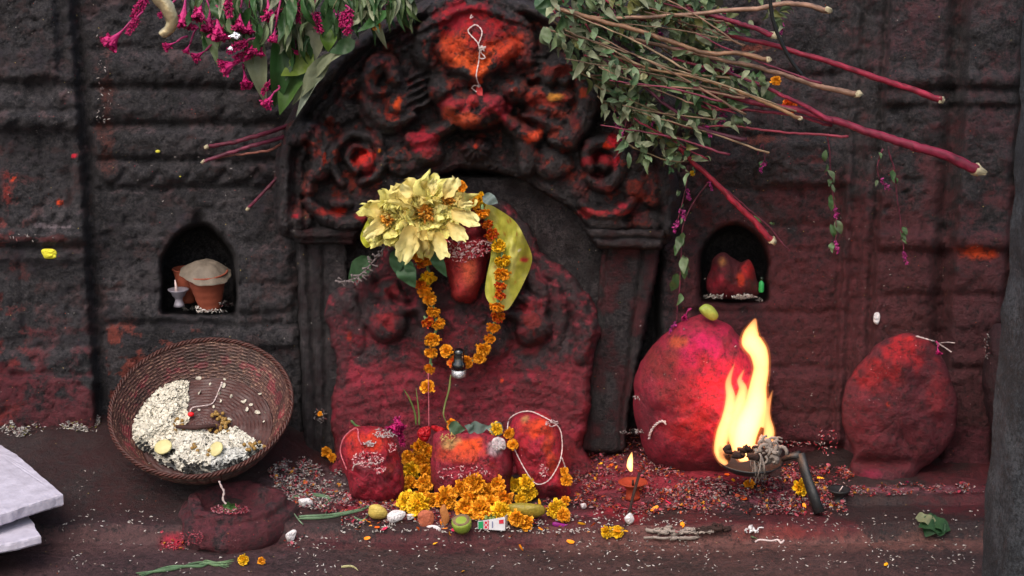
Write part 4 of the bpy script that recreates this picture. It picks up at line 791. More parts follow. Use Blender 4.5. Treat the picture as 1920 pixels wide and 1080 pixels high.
for kd in ('orange', 'yellow', 'red', 'deep'):
    for sd_ in range(3): v, f, c = marigold_geo(1., kd, sd_ * 7 + len(kd)); MG[kd, sd_] = (v, f, c)
cupV, cupF = lathe([(.03, -.95), (.12, -.92), (.2, -.6), (.27, -.3), (.34, -.05), (.30, .05), (.02, .1)], 12)
mgc = {}
def marigold(name, pos, face, r, kd, parent=None, cup=True):
    k_ = (kd, int(rng.integers(3)), cup); face = np.array(face, float); face /= np.linalg.norm(face)
    if k_ not in mgc:
        v, f, c = MG[k_[:2]]; o = mk(name, v, f, M_PETAL, None, c); me = o.data; bpy.data.objects.remove(o); cm_ = None
        if cup: o = mk('green_cup', cupV, cupF, M_SEPAL); cm_ = o.data; bpy.data.objects.remove(o)
        mgc[k_] = (me, cm_)
    me, cm_ = mgc[k_]; o = bpy.data.objects.new(name, me); COL.objects.link(o); o.rotation_mode = 'QUATERNION'; q = Vector(face).to_track_quat('Z', 'Y') @ Matrix.Rotation(rng.uniform(0, 6), 3, 'Z').to_quaternion()
    o.rotation_quaternion = q; o.scale = (r, r, r); p_ = np.array(pos, float)
    if parent is not None: o.parent = parent; p_ = p_ - np.array(parent.location)
    o.location = p_
    if cup: s_ = bpy.data.objects.new('green_cup', cm_); COL.objects.link(s_); s_.parent = o
    return o
def leaf_template(fold=.25, bend=.25, wav=.1, nl=9, w=.36, tipp=1.5, seed=0):
    V = []; T = []
    for j in range(nl):
        t_ = j / (nl - 1); wv = w * (math.sin(math.pi * t_ ** .72) ** .9) * (1 - .15 * t_) + .008
        for i in range(5):
            u_ = (i - 2) / 2; V.append((u_ * wv, t_, fold * abs(u_) * wv + bend * (t_ - .5) ** 2 * -2 + wav * wv * math.sin(t_ * 9 + u_ * 2 + seed))); T.append(.25 + .75 * abs(u_))
    return np.array(V), gridF(5, nl), np.array(T)
LT = [leaf_template(f_, b_, w_, 9, .155 + .015 * i, seed=i) for i, (f_, b_, w_) in enumerate(((.5, .3, .3), (.3, -.3, .4), (.7, .5, .2), (.2, .2, .6)))]
def leaves(pos, d, nrm, size, c0_, c1_, k_=None, wid=1.):
    parts = []; pos = np.asarray(pos, float); idx = rng.integers(0, 4, len(pos)) if k_ is None else np.full(len(pos), k_); size = np.broadcast_to(size, (len(pos),)); wid = np.broadcast_to(wid, (len(pos),)); c0_ = np.broadcast_to(c0_, (len(pos), 3)); c1_ = np.broadcast_to(c1_, (len(pos), 3))
    for q in range(4):
        m = idx == q
        if m.any():
            TV, TF, T = LT[q]; cl = c0_[m][:, None] * (1 - T[None, :, None]) + c1_[m][:, None] * T[None, :, None]
            parts.append(many(TV, TF, pos[m], orient(d[m], nrm[m]), np.stack([size[m] * wid[m], size[m], size[m]], 1), cl))
    return join(parts)
def one_leaf(name, base, tip, ybase, ytip, col, wid=1., label=None, cat='leaf', tmpl=1, mat=None, parent=None, col2=None, group=None, nrm=None):
    a_ = P(base[0], base[1], ybase); b_ = P(tip[0], tip[1], ytip); d = b_ - a_; L_ = np.linalg.norm(d); nr = np.array([[rng.normal() * .25, -1, .2 + rng.normal() * .2]]) if nrm is None else np.array([nrm], float)
    v, f, c = leaves(a_[None], d[None], nr, np.array([L_]), cc(col2 or col, .9) * .75, cc(col, .9), tmpl, wid); o = mk(name, v, f, mat or M_LEAF, parent, c, at=a_)
    if label: tag(o, label, cat, group)
    return o
# yellow cloth-like leaf on the right of the face, and the one at its left
def sheet(name, ol, yfun, label, col, col2, cat='leaf', th=.0015, sp=(), mat=None, nvein=0):
    o = outline_at(ol, 90); c = o.mean(0); V = []; C_ = []
    rs_ = np.linspace(0, 1, 16)
    for r_ in rs_:
        p = c + (o - c) * r_
        for q in p: V.append(P(q[0], q[1], yfun(q[0], q[1]) + .009 * vnoise(q[0] / 16, q[1] / 38, 3) + .0035 * vnoise(q[0] / 6, q[1] / 11, 5)))
        m_ = sm(-.2, .5, fbm(p[:, 0] / 12, p[:, 1] / 25, 2, 3)); cl = cc(col)[None] * (1 - m_[:, None]) + cc(col2)[None] * m_[:, None]
        for sx_, sy_, sr, sc_ in sp: w_ = sm(1.2, .6, np.hypot((p[:, 0] - sx_) / sr, (p[:, 1] - sy_) / sr * 1.6))[:, None]; cl = cl * (1 - w_) + cc(sc_) * w_
        C_.append(cl)
    V = np.array(V); C_ = np.concatenate(C_); n = 90; F = [[j * n + k_, j * n + (k_ + 1) % n, (j + 1) * n + (k_ + 1) % n, (j + 1) * n + k_] for j in range(15) for k_ in range(n)]; splat(V)
    ob = mk(name, np.vstack([V, V + [0, th, 0]]), [q[::-1] for q in F] + [[q + len(V) for q in ff] for ff in F], mat or M_LEAF, None, np.vstack([C_, C_]), at=V.mean(0)); tag(ob, label, cat); return ob
sheet('yellow_leaf', [(912, 384), (940, 396), (968, 418), (985, 448), (997, 478), (995, 500), (982, 530), (965, 562), (948, 582), (922, 572), (910, 552), (912, 520), (920, 480), (918, 450), (908, 415)], lambda x_, y_: -.19 + .03 * ((x_ - 935) / 45) ** 2 - .02 * sm(500, 580, y_), 'broad yellow-green leaf hanging at the right side of the red face', '#b4b044', '#ccc66a', sp=((983, 487, 9, '#c8403a'), (975, 470, 3, '#e8e0d0'), (955, 415, 5, '#a86a30'), (948, 438, 4, '#a87a30'), (928, 500, 4, '#b08038'), (968, 440, 3, '#a06028'), (965, 530, 4, '#b09038'), (925, 560, 3, '#a86a30')))
sheet('yellow_leaf', [(700, 398), (712, 410), (730, 440), (700, 458), (686, 464), (676, 440)], lambda x_, y_: -.175, 'small folded yellow-green leaf poking out left of the pale flowers', '#b8b838', '#c8c850')
sheet('yellow_leaf', [(755, 450), (780, 455), (810, 468), (800, 474), (768, 476), (752, 470)], lambda x_, y_: -.18, 'narrow yellow-green leaf edge showing beneath the pale flowers', '#aaa840', '#c0bc50')
# garland
ge = empty('marigold_garland', P(905, 370, -.2), 'garland of orange and yellow marigolds hanging in a loop from the slab face', 'garland')
right = [(888, 382, 'orange'), (903, 374, 'yellow'), (905, 398, 'deep'), (913, 418, 'red'), (921, 438, 'red'), (935, 460, 'yellow'), (943, 487, 'yellow'), (941, 513, 'orange'), (939, 534, 'red'), (938, 552, 'red'), (932, 573, 'deep'), (934, 592, 'red'), (925, 613, 'deep'), (918, 634, 'deep'), (906, 654, 'orange'), (899, 670, 'orange'), (876, 678, 'deep'), (853, 680, 'red'), (838, 658, 'orange')]
left = [(787, 494, 'red'), (801, 488, 'deep'), (803, 518, 'yellow'), (789, 533, 'red'), (795, 544, 'deep'), (805, 560, 'orange'), (812, 583, 'orange'), (801, 602, 'red'), (822, 606, 'orange'), (811, 636, 'orange'), (809, 660, 'orange'), (806, 690, 'deep'), (802, 726, 'orange'), (786, 482, 'deep')]
for seq in (right, left):
    for i, (x_, y_, kd) in enumerate(seq):
        nx = seq[min(i + 1, len(seq) - 1)]; pv_ = seq[max(i - 1, 0)]; dx, dz = nx[0] - pv_[0], -(nx[1] - pv_[1]); ln = math.hypot(dx, dz) + 1e-6
        big = {'yellow': 1.1, 'orange': 1.06, 'deep': .95, 'red': .95}[kd] * .0165 * rng.uniform(.88, 1.14) * (1.22 if (x_, y_) in ((811, 660), (941, 513), (811, 636)) else 1)
        fr = rng.uniform(.4, 2.2); face = np.array([dx / ln * fr * .8 + rng.normal() * .25, -1, dz / ln * fr * .8 + .1 + rng.normal() * .2]); marigold('marigold', P(x_, y_, min(sy(x_, y_, 2), -.16) - .014), face, big, kd, ge)
tp = [(q[0], q[1]) for q in right]; 
def strand(pts, nm='garland_string'):
    p = crv(pts, 5); yy = np.array([min(sy(*q), -.15) - .009 for q in p]); v, f = tube(P(p[:, 0], p[:, 1], yy), .0035, 7); mk(nm, v, f, M_SEPAL, ge)
strand(tp); strand([(q[0], q[1]) for q in left if q[0] > 795][:-1] + [(802, 700)])
thread('string', [(803, 700), (804, 760), (804, 800)], .0011, None, M_REDTHREAD, parent=ge, ys=-.19)
# big pale dahlias
DT = [petal_template(9, 7, .9, c_, .85, f_) for c_, f_ in ((.25, .6), (-.35, .8), (.6, .5), (-.1, 1.1))]
M_DAHL = leafmat('pale_petal', .35)
def dahlia(cx, cy, r, yv, face, label, n=60, seed=1, droop=.35, core='#a8500e'):
    g = np.random.default_rng(seed); b = P(cx, cy, yv); e = empty('dahlia', b, label, 'flower', 'pale yellow flowers'); face = np.array(face, float); face /= np.linalg.norm(face); M_ = np.array(Vector(face).to_track_quat('Z', 'Y').to_matrix()); pr = []
    for L_ in range(5):
        n_ = (16, 15, 13, 10, 7)[L_]; el = np.radians((-8, 10, 28, 48, 68)[L_] + g.uniform(-9, 9, n_)); a_ = np.linspace(0, 2 * math.pi, n_, endpoint=False) + g.uniform(-.22, .22, n_) + L_ * .3
        d = np.stack([np.cos(a_) * np.cos(el), np.sin(a_) * np.cos(el), np.sin(el)], 1) @ M_.T; d[:, 2] -= droop * g.uniform(.3, 1, n_) * (1 if L_ < 3 else .4); nr = face[None] + g.normal(size=(n_, 3)) * .35
        sc = r * (1., .92, .78, .6, .4)[L_] * g.uniform(.72, 1.12, n_); k_ = g.uniform(.88, 1.05, (n_, 1)); cb = cc(('#d8cc88', '#dcc070', '#cca04c', '#b8742a', core)[L_], .85)[None] * k_; ct = cc('#ece48c', 1.12)[None] * k_ * np.where(g.random((n_, 1)) < .25, np.array([[1, .9, .95]]), 1.)
        wd = g.uniform(.5, 1.0, n_); ti = g.integers(0, 4, n_); bp = np.tile(b, (n_, 1)) - face * .01 + .12 * r * g.normal(size=(n_, 3)) * [1, .3, 1]
        for q_ in range(4):
            if (ti == q_).any(): m_ = ti == q_; pr.append(petals(d[m_], nr[m_], bp[m_], sc[m_], cb[m_], ct[m_], DT[q_], wd[m_], .8))
    v, f, c = join(pr); v = v + .0055 * np.stack([fbm(v[:, 0] * 60, v[:, 1] * 60, v[:, 2] * 60 + q_, 4, .6) for q_ in (0, 7, 14)], 1); splat(v); mk('petals', v, f, M_DAHL, e, c)
    n_ = 60; d = rdir(n_) * .7 + face; v, f, c = petals(d, rdir(n_), np.tile(b + face * r * .22, (n_, 1)), r * g.uniform(.18, .36, n_), cc('#b0500e'), cc('#d89838'), DT[0], .25); mk('flower_centre', v, f, M_PETAL, e, c)
dahlia(735, 412, .066, -.22, (-.45, -1, .3), 'pale yellow wilting flower, the left and smaller of the pair on the idol', seed=5, core='#b88a4a')
dahlia(797, 398, .080, -.235, (.05, -1, .15), 'large pale yellow wilting flower with brownish centre above the red face', seed=3, droop=.45)
dahlia(836, 382, .058, -.22, (.3, -1, .6), 'pale yellow flower with a pointed petal, tucked behind the large one', seed=9, droop=.2, core='#c8a860')
dd = [o for o in bpy.data.objects if o.name.startswith('dahlia')][1]
for b_, t_ in (((832, 372), (852, 334)), ((846, 396), (888, 412)), ((840, 420), (866, 444)), ((798, 432), (786, 480)), ((816, 436), (829, 472)), ((775, 425), (757, 484)), ((720, 420), (690, 440)), ((806, 366), (812, 340)), ((770, 372), (758, 350)), ((858, 380), (880, 384))):
    a_ = P(b_[0], b_[1], -.29); e_ = P(t_[0], t_[1], -.275); d = e_ - a_; L_ = np.linalg.norm(d); v, f, c = petals((d / L_)[None], np.array([[rng.normal() * .3, -1, .2]]), a_[None], np.array([L_]), cc('#d8b868'), cc('#e6dd9c', 1.1), DT[int(rng.integers(3))], .75, .8); v = v + .005 * np.stack([fbm(v[:, 0] * 70, v[:, 1] * 70, v[:, 2] * 70 + q_, 4, .6) for q_ in (0, 7, 14)], 1); mk('petal', v, f, M_DAHL, dd, c)
# green leaves and the dry sprig under the flowers
for i, (b_, t_, w_, cl, lb) in enumerate((((745, 440), (765, 488), 1.3, '#3f5f42', ''), )): pass
GL = [((808, 468), (838, 520), 1.0, '#4c7450', 'dark green pointed leaf hanging right below the large pale flower'), ((742, 468), (745, 516), 1.5, '#46684a', 'green rounded leaf, leftmost of the cluster under the flowers'), ((760, 470), (752, 500), 1.9, '#587a58', 'small round green leaf at the top of the cluster under the flowers'), ((752, 492), (778, 540), 1.7, '#456a48', 'green oval leaf hanging lowest of the cluster under the flowers'), ((762, 488), (774, 518), 1.6, '#4c7050', 'green leaf in the middle of the cluster under the flowers'), ((692, 482), (652, 530), 1.4, '#3c5a3c', 'green oval leaf beside the dry sprig, far left of the flowers'), ((905, 368), (934, 380), 2.0, '#6a7a78', 'small grey-green leaf poking out above the garland top')]
for b_, t_, w_, cl, lb in GL: one_leaf('leaf', b_, t_, -.21 if b_[0] > 700 else -.17, -.215 if b_[0] > 700 else -.16, cl, w_, lb, tmpl=3)
sp = [(748, 440), (725, 460), (700, 490), (672, 518), (640, 530)]; p = crv(sp, 6); w_ = P(p[:, 0], p[:, 1], -.19); pr = [tube(w_, np.linspace(.003, .0015, len(p)), 5)]
for i in range(46): q = w_[int(rng.integers(2, len(w_)))]; d = rdir(1)[0] * .016; d[1] = -abs(d[1]) * .6; pr.append(tube([q, q + d * .6, q + d + rdir(1)[0] * .004], [.0014, .002, .0028], 5))
v, f, _ = join(pr); o = mk('dry_sprig', v, f, matte('dry_sprig', cc('#6a5f60'), .8, .4), at=w_[0]); tag(o, 'dry greyish flower sprig sticking out to the left under the pale flowers', 'sprig')
# ------------------------------------------------------------------ the fire in its iron ladle
M_IRON = matte('sooty_iron', cc('#141417'), .58, .4, 60, .6, spec=.6); M_CHAR = matte('charred_scrap', cc('#2a1712'), .85, .5, 60, .8)
def flame_mat(name, col, k):
    s = NT(name); e = s.n('ShaderNodeEmission'); e.inputs[0].default_value = (*col, 1); e.inputs[1].default_value = k; s.l(e.outputs[0], s.out.inputs['Volume']); return s.m
M_FIRE = flame_mat('burning_gas', (1., .36, .115), 125.); M_HALO = flame_mat('flame_edge', (1., .27, .05), 16.); M_FIRE2 = flame_mat('candle_gas', (1., .46, .14), 230.)
def flame(name, tongues, yv, mat, label, vox, cat='flame', sq=.55):
    parts = []
    for pts, rad in tongues:
        p = crv(pts, 7); rr = np.interp(np.linspace(0, 1, len(p)), np.linspace(0, 1, len(rad)), rad) / 860.
        w_ = P(p[:, 0], p[:, 1], yv) + [0, 0, 0]; parts.append(tube(w_, rr, 14, True, 1.0))
    v, f, _ = join(parts); c = v.mean(0); v[:, 1] = yv + (v[:, 1] - yv) * sq; o = mk(name, v, f, mat, at=c)
    m = o.modifiers.new('join', 'REMESH'); m.mode = 'VOXEL'; m.voxel_size = vox; m2 = o.modifiers.new('soften', 'SMOOTH'); m2.iterations = 4; return tag(o, label, cat) if label else o
FY = -.335
TG = [([(1402, 862), (1394, 830), (1402, 795), (1416, 760), (1421, 725), (1427, 690), (1422, 660), (1409, 640), (1409, 622), (1417, 596)], [16, 24, 26, 22, 17, 15, 18, 20, 14, 1]), ([(1360, 872), (1350, 846), (1356, 812), (1367, 780), (1370, 745), (1366, 715), (1378, 680)], [6, 12, 14, 14, 10, 6, .6]), ([(1384, 850), (1376, 805), (1386, 762), (1393, 730), (1387, 712), (1397, 690)], [10, 15, 13, 9, 5, .6]), ([(1434, 846), (1442, 812), (1438, 785), (1439, 765), (1449, 730)], [11, 11, 8, 6, .6]), ([(1424, 800), (1431, 765), (1434, 735)], [12, 10, 2])]
fe = empty('fire', P(1402, 862, FY), 'tall bright yellow-orange fire burning in the iron ladle', 'fire')
for nm_, mt_, ks, vx in (('flame', M_FIRE, 1., .0013), ('flame_edge', M_HALO, 1.18, .0015)):
    o = flame(nm_, [(p_, [q * ks + (ks > 1) * 1.5 for q in r_]) for p_, r_ in TG], FY - .03, mt_, None, vx, sq=.5); o.parent = fe; o.location = o.location - fe.location
pe = empty('iron_ladle', G(1536, 968), 'black iron ladle with a shallow pan, propped on its thick handle and holding the fire', 'ladle')
pc = P(1404, 866, FY); v, f = lathe([(.001, -.022), (.03, -.021), (.058, -.012), (.073, .002), (.078, .006), (.076, .008), (.07, .003), (.055, -.008), (.03, -.016), (.001, -.017)], 44, (0.05, -.05, 1), pc, .02); splat(v); mk('pan', v, f, M_IRON, pe)
h0 = pc + [.076, 0, .005]; h1 = P(1500, 858, FY - .02); h2 = G(1536, 968) + [0, 0, .008]
v, f = tube([h0, (h0 + h1) / 2 + [0, 0, .006], h1 + [0, 0, .006]], [.006, .008, .011], 8); mk('socket', v, f, M_IRON, pe)
v, f = tube([h1 + [0, 0, .01], h1 * .7 + h2 * .3, h1 * .4 + h2 * .6, h2], [.0125, .0130, .0138, .0145], 10, True, .7); splat(v); mk('handle', v, f, M_IRON, pe)
M_ASHY = matte('ashy_cloth', cc('#8d8078'), .85, .5, 60, .6)
def rag(name, cx, cy, rx, ry, yv, n, col, label, cat='rag', r=.0018, mat=None, floor=False, hang=0.):
    parts = []
    for i in range(n):
        a_ = rng.uniform(0, 6.28); q = rng.uniform(.1, 1) ** .5; s_ = np.array([cx + rx * q * math.cos(a_), cy + ry * q * math.sin(a_)]); L_ = rng.uniform(.3, 1) * max(rx, ry); b_ = rng.uniform(0, 6.28); pts = []
        for t_ in np.linspace(0, 1, 6): pts.append(s_ + [L_ * t_ * math.cos(b_ + t_ * 2), ry / rx * L_ * t_ * math.sin(b_ + t_ * 2) + hang * t_ * t_])
        pts = np.array(pts); w_ = (G(pts[:, 0], pts[:, 1], rng.uniform(.001, .008)) if floor else P(pts[:, 0], pts[:, 1], yv + rng.uniform(-.02, .02)))
        parts.append(tube(w_, r * rng.uniform(.5, 2.2), 5, True, rng.uniform(.3, 1)))
    v, f, _ = join(parts); o = mk(name, v, f, mat or M_ASHY, at=v.mean(0)); return tag(o, label, cat)
rag('burnt_cloth', 1440, 845, 20, 20, FY - .05, 70, None, 'scorched grey cotton scrap at the right of the fire', 'cloth', .0030)
rag('cloth_fringe', 1422, 862, 14, 12, FY - .06, 22, None, 'loose grey threads hanging down over the pan rim below the fire', 'threads', .0012, hang=34)
rag('charred_leaves', 1400, 848, 30, 10, FY - .062, 13, None, 'charred brown leaf scraps in the middle of the burning pan', 'charred scraps', .005, M_CHAR)
blob('charred_scrap', [(1344, 842), (1352, 832), (1366, 836), (1370, 852), (1362, 866), (1350, 862)], FY - .02, .012, .01, M_CHAR, basec='#5a2a10', at=P(1357, 850, FY)); tag(bpy.data.objects['charred_scrap'], 'curled brown scrap charring at the left lip of the burning pan', 'charred scrap')
fl = bpy.data.lights.new('firelight', 'POINT'); fl.energy = .55; fl.color = (1, .58, .36); fl.shadow_soft_size = .035; fo = bpy.data.objects.new('firelight', fl); COL.objects.link(fo); fo.location = [float(q) for q in P(1402, 770, FY - .0)]
# clay lamp with its small flame
b = G(1186, 934); e = empty('clay_lamp', b, 'small clay lamp with a lit wick standing among the red rice', 'lamp')
v, f = lathe([(.001, 0), (.018, 0), (.016, .006), (.014, .022), (.020, .030), (.030, .036), (.033, .040), (.030, .0405), (.02, .034), (.001, .031)], 34, (0, 0, 1), b, .03); splat(v); mk('lamp_bowl', v, f, matte('red_clay', cc('#8c3018'), .7, .35, 60, .4), e)
v, f = tube([b + [0, -.004, .033], b + [0, -.006, .046]], [.003, .002], 7); mk('wick', v, f, M_CHAR, e)
flame('lamp_flame', [([(1184, 884), (1181, 874), (1182, 862), (1185, 847)], [2.5, 6.5, 5.5, .5])], float(b[1]) - .006, M_FIRE2, 'small upright flame on the wick of the clay lamp', .0007, sq=1.)
v, f = tube(np.array([G(1174, 986) + [0, 0, .002], P(1187, 930, -.40), P(1199, 886, -.385)]), [.0028, .0036, .0034], 7); o = mk('charcoal_stick', v, f, M_CHAR, at=v.mean(0)); tag(o, 'thin black burnt stick leaning beside the clay lamp', 'stick')
b = G(1572, 944); e = empty('black_lamp', b, 'small black footed oil lamp left of the oval stone', 'lamp'); v, f = lathe([(.001, 0), (.015, 0), (.012, .006), (.008, .014), (.012, .022), (.024, .032), (.026, .036), (.02, .034), (.001, .028)], 28, (0, 0, 1), b); mk('lamp_bowl', v, f, M_IRON, e)
v, f = tube([b + [0, -.004, .03], b + [.006, -.01, .046]], [.002, .0012], 5); mk('wick', v, f, M_THREAD, e)

# ------------------------------------------------------------------ offerings in front of the stones
M_FRUIT = matte('lime_peel', cc('#7d8f34'), .5, .3, 60, .4)
def on(px_, py_, dz=0., up=0.): return G(px_, py_) + [0, 0, up]
b = G(868, 994); v, f = lathe([(.001, .002), (.014, .0), (.020, .012), (.0215, .026), (.020, .031), (.018, .0318)], 30, (-.12, -.45, 1), b, .04); e = empty('fruit_piece', b, 'cut green fruit end standing with its brown cut face up', 'fruit'); mk('peel', v, f, M_FRUIT, e)
ax = np.array([-.12, -.45, 1]); ax /= np.linalg.norm(ax); v, f = lathe([(.001, .0305), (.010, .031), (.0185, .0325), (.0185, .031), (.001, .029)], 30, ax, b + ax * .0005, .04); mk('cut_face', v, f, matte('cut_fruit', cc('#7a6248'), .8, .6, 90, .8), e)
e0 = blob('banana_piece', [(952, 948), (975, 942), (1010, 944), (1022, 952), (1018, 966), (990, 972), (960, 968), (950, 960)], float(G(985, 975)[1]), .018, .015, matte('banana_peel', cc('#8d7c2c'), .5, .55, 120, .3), basec='#8d7c2c', rough=.002, at=G(985, 975)); tag(e0, 'brown-speckled yellow banana piece lying under the yellow marigold', 'banana')
e0 = blob('banana_peel', [(692, 950), (706, 946), (720, 952), (727, 968), (716, 975), (700, 972), (690, 962)], float(G(708, 976)[1]), .012, .01, matte('yellow_peel', cc('#b8a050'), .55, .35, 80, .3), rough=.003, at=G(708, 976)); tag(e0, 'yellowish banana peel scrap before the left stone', 'peel')
M_BISC = matte('biscuit', cc('#a06434'), .75, .35, 90, .7); M_WHT = matte('white_crumb', cc('#c8c2c4'), .6, .3, 60, .5)
e0 = blob('biscuit', [(834, 944), (840, 956), (842, 972), (836, 985), (829, 982), (826, 966), (828, 950)], float(G(834, 985)[1]), .006, .004, M_BISC, rough=.001, at=G(834, 985)); tag(e0, 'brown biscuit standing on edge before the orange marigolds', 'biscuit')
e0 = blob('biscuit', [(782, 968), (795, 958), (812, 960), (815, 975), (805, 988), (788, 984)], float(G(798, 990)[1]), .007, .005, matte('reddened_biscuit', cc('#a85a40'), .8, .5, 90, .7), rough=.003, at=G(798, 990)); tag(e0, 'crumbled reddish biscuit lying left of the upright one', 'biscuit')
for i, (ol_, lb) in enumerate((([(726, 966), (738, 958), (756, 958), (760, 966), (748, 978), (730, 980)], 'crumpled white scrap beside the banana peel'), ([(762, 966), (775, 966), (776, 974), (764, 976)], 'small white curled scrap, right of the crumpled one'), ([(560, 938), (580, 932), (586, 945), (566, 950)], 'pale pebble lying in the grass blades left of the front stones'), ([(800, 985), (820, 984), (838, 998), (815, 1002)], 'white crumbs gathered under the reddish biscuit'), ([(536, 1002), (545, 992), (556, 996), (552, 1014), (542, 1016)], 'pinkish white bud lying right of the basin'), ([(922, 828), (930, 820), (944, 824), (948, 840), (936, 846), (924, 840)], 'white tuft of powder and cotton stuck on the squat stone'), ([(1088, 945), (1096, 942), (1100, 950), (1092, 954)], 'white sugar lump lying on the red rice'), ([(1170, 972), (1182, 962), (1190, 975), (1180, 984)], 'pale shell-like scrap at the foot of the black stick'))):
    yb = float(G(ol_[-1][0], max(q[1] for q in ol_))[1]) if i != 5 else sy(935, 835) - .001
    e0 = blob('white_scrap', ol_, yb, .008, .006, M_WHT, rough=.004, rs=12, at=P(ol_[0][0], ol_[0][1], yb)); tag(e0, lb, 'scrap')
# printed paper packet with peas
pc0 = G(905, 994); dx = np.array([.060, -.010, .0]); dy = np.array([.012, .045, .0]); up_ = np.array([0, 0, .020]); pk = empty('paper_packet', pc0, 'small open printed paper packet, white with red and green print, holding green peas', 'packet')
o0 = pc0 - dx * .18 + [0, 0, .002]; M_PAPER = matte('white_paper', cc('#c4c2c6'), .6, .15, 80, .2); tilt = np.array([0, .0, .012])
A_ = [o0, o0 + dx, o0 + dx + dy, o0 + dy]; T_ = [A_[0] + up_ * .9, A_[1] + up_ + tilt, A_[2] + up_ + tilt, A_[3] + up_ * .9]; V = np.array(A_ + T_); F = [[0, 1, 5, 4], [1, 2, 6, 5], [2, 3, 7, 6], [3, 0, 4, 7], [3, 2, 1, 0]]
ob = mk('box', V, F, M_PAPER, pk, smooth=False); ob.modifiers.new('t', 'SOLIDIFY').thickness = .0008
def patch(a_, b_, c_, d_, col, nm):
    fr = lambda u, w_: A_[0] * (1 - u) * (1 - w_) + A_[1] * u * (1 - w_) + T_[1] * u * w_ + T_[0] * (1 - u) * w_ + np.array([0, -.0012, 0.])
    mk(nm, np.array([fr(a_, c_), fr(b_, c_), fr(b_, d_), fr(a_, d_)]), [[0, 1, 2, 3]], matte(nm + '_ink', cc(col), .55, .1), pk, smooth=False)
patch(.02, .20, .05, .95, '#1f8a54', 'green_print'); patch(.22, .40, .05, .95, '#b8283a', 'red_print'); patch(.52, .56, .2, .8, '#6a7090', 'small_print'); patch(.78, .95, .55, .85, '#b8283a', 'red_stripe')
cu = bpy.data.curves.new('lettering_outline', 'FONT'); cu.body = 'OO'; cu.size = .013; cu.extrude = .0002; cu.align_x = 'CENTER'; cu.align_y = 'CENTER'; l0 = bpy.data.objects.new('lettering_outline', cu); COL.objects.link(l0); bpy.context.view_layer.update(); lm = bpy.data.meshes.new_from_object(l0.evaluated_get(bpy.context.evaluated_depsgraph_get())); bpy.data.objects.remove(l0); lm.materials.clear(); lm.materials.append(M_PAPER); lo = bpy.data.objects.new('lettering', lm); COL.objects.link(lo)
pp0 = A_[0] * .345 + A_[1] * .155 + T_[1] * .155 + T_[0] * .345 + [0, -.0016, 0]; lo.parent = pk; lo.location = [float(q) for q in pp0 - pc0]; lo.rotation_euler = (R(90), R(-90), R(-9))
pr = []
for i in range(26): q = o0 + dx * rng.uniform(.12, .88) + dy * rng.uniform(.1, .9) + up_ * rng.uniform(.75, 1.02) + tilt * .5; pr.append((IV * .0046 + q, IF))
v, f, _ = join(pr); o = mk('peas', v, f, matte('green_pea', cc('#6b7434'), .5, .3, 200, .4), at=v.mean(0)); tag(o, 'dull green peas heaped in the open paper packet', 'peas', kind='stuff')
# marigold heaps
MH = [(785, 838, 16, 'orange'), (803, 846, 14, 'orange'), (766, 858, 15, 'orange'), (790, 864, 18, 'orange'), (773, 884, 18, 'yellow'), (799, 884, 16, 'orange'), (768, 906, 15, 'orange'), (796, 906, 17, 'orange'), (790, 926, 15, 'orange'), (764, 940, 20, 'yellow'), (785, 948, 23, 'yellow'), (808, 938, 15, 'orange'), (835, 934, 23, 'orange'), (865, 914, 16, 'orange'), (890, 906, 21, 'orange'), (915, 924, 20, 'orange'), (884, 934, 20, 'orange'), (932, 908, 17, 'orange'), (874, 954, 20, 'orange'), (902, 955, 22, 'orange'), (920, 944, 17, 'orange'), (946, 934, 17, 'deep'), (940, 960, 20, 'yellow'), (966, 908, 15, 'yellow'), (986, 904, 16, 'yellow'), (992, 924, 16, 'yellow'), (976, 934, 13, 'yellow'), (1043, 954, 18, 'yellow'), (1056, 966, 14, 'orange'), (970, 972, 16, 'orange'), (986, 980, 15, 'orange'), (1062, 900, 12, 'orange'), (1058, 884, 9, 'orange'),
      (930, 804, 13, 'yellow'), (954, 812, 11, 'orange'), (962, 834, 11, 'orange'), (848, 796, 12, 'deep'), (1060, 940, 10, 'orange'), (612, 848, 11, 'orange'), (622, 858, 9, 'orange'), (1500, 914, 17, 'yellow'), (1516, 906, 12, 'yellow'), (1138, 997, 12, 'yellow'), (1158, 998, 12, 'yellow'), (457, 1050, 10, 'yellow'), (490, 1052, 7, 'orange'), (1405, 908, 11, 'orange'), (1250, 800, 1, 'deep'), (705, 48, 9, 'orange'), (1118, 48, 9, 'yellow'), (1160, 62, 8, 'yellow'), (1480, 200, 15, 'red'), (1140, 72, 8, 'yellow'), (1455, 152, 10, 'orange'), (865, 350, 11, 'deep'), (1298, 325, 5, 'yellow'), (1266, 60, 5, 'orange'), (600, 776, 5, 'orange')]
for i, (x_, y_, r_, kd) in enumerate(MH):
    if r_ < 3: continue
    onf = y_ > 790; yv = (min(sy(x_, y_, 2), (float(G(x_, min(y_ + r_ * .8, 990))[1]) if y_ > 890 else 9)) if onf else min(sy(x_, y_, 2), -.2)) - r_ / 860 * .35
    fc = (rng.normal() * .5, -1, rng.uniform(-.2, .9)); o = marigold('marigold', P(x_, y_, yv), fc, r_ / 880 * 1.12, kd, None, cup=(y_ < 790))
    rg_ = 'heaped left of the squat stone' if x_ < 815 and y_ > 800 else 'heaped before the squat stone' if 815 <= x_ < 955 and y_ > 890 else 'piled before the tall threaded stone' if y_ > 800 and x_ < 1080 else 'caught among the cut stems above' if y_ < 400 else 'lying loose on the stone floor'
    tag(o, {'orange': 'orange', 'yellow': 'golden yellow', 'deep': 'deep orange', 'red': 'red and orange'}[kd] + ' marigold head ' + rg_, 'marigold', 'marigold heads ' + rg_)
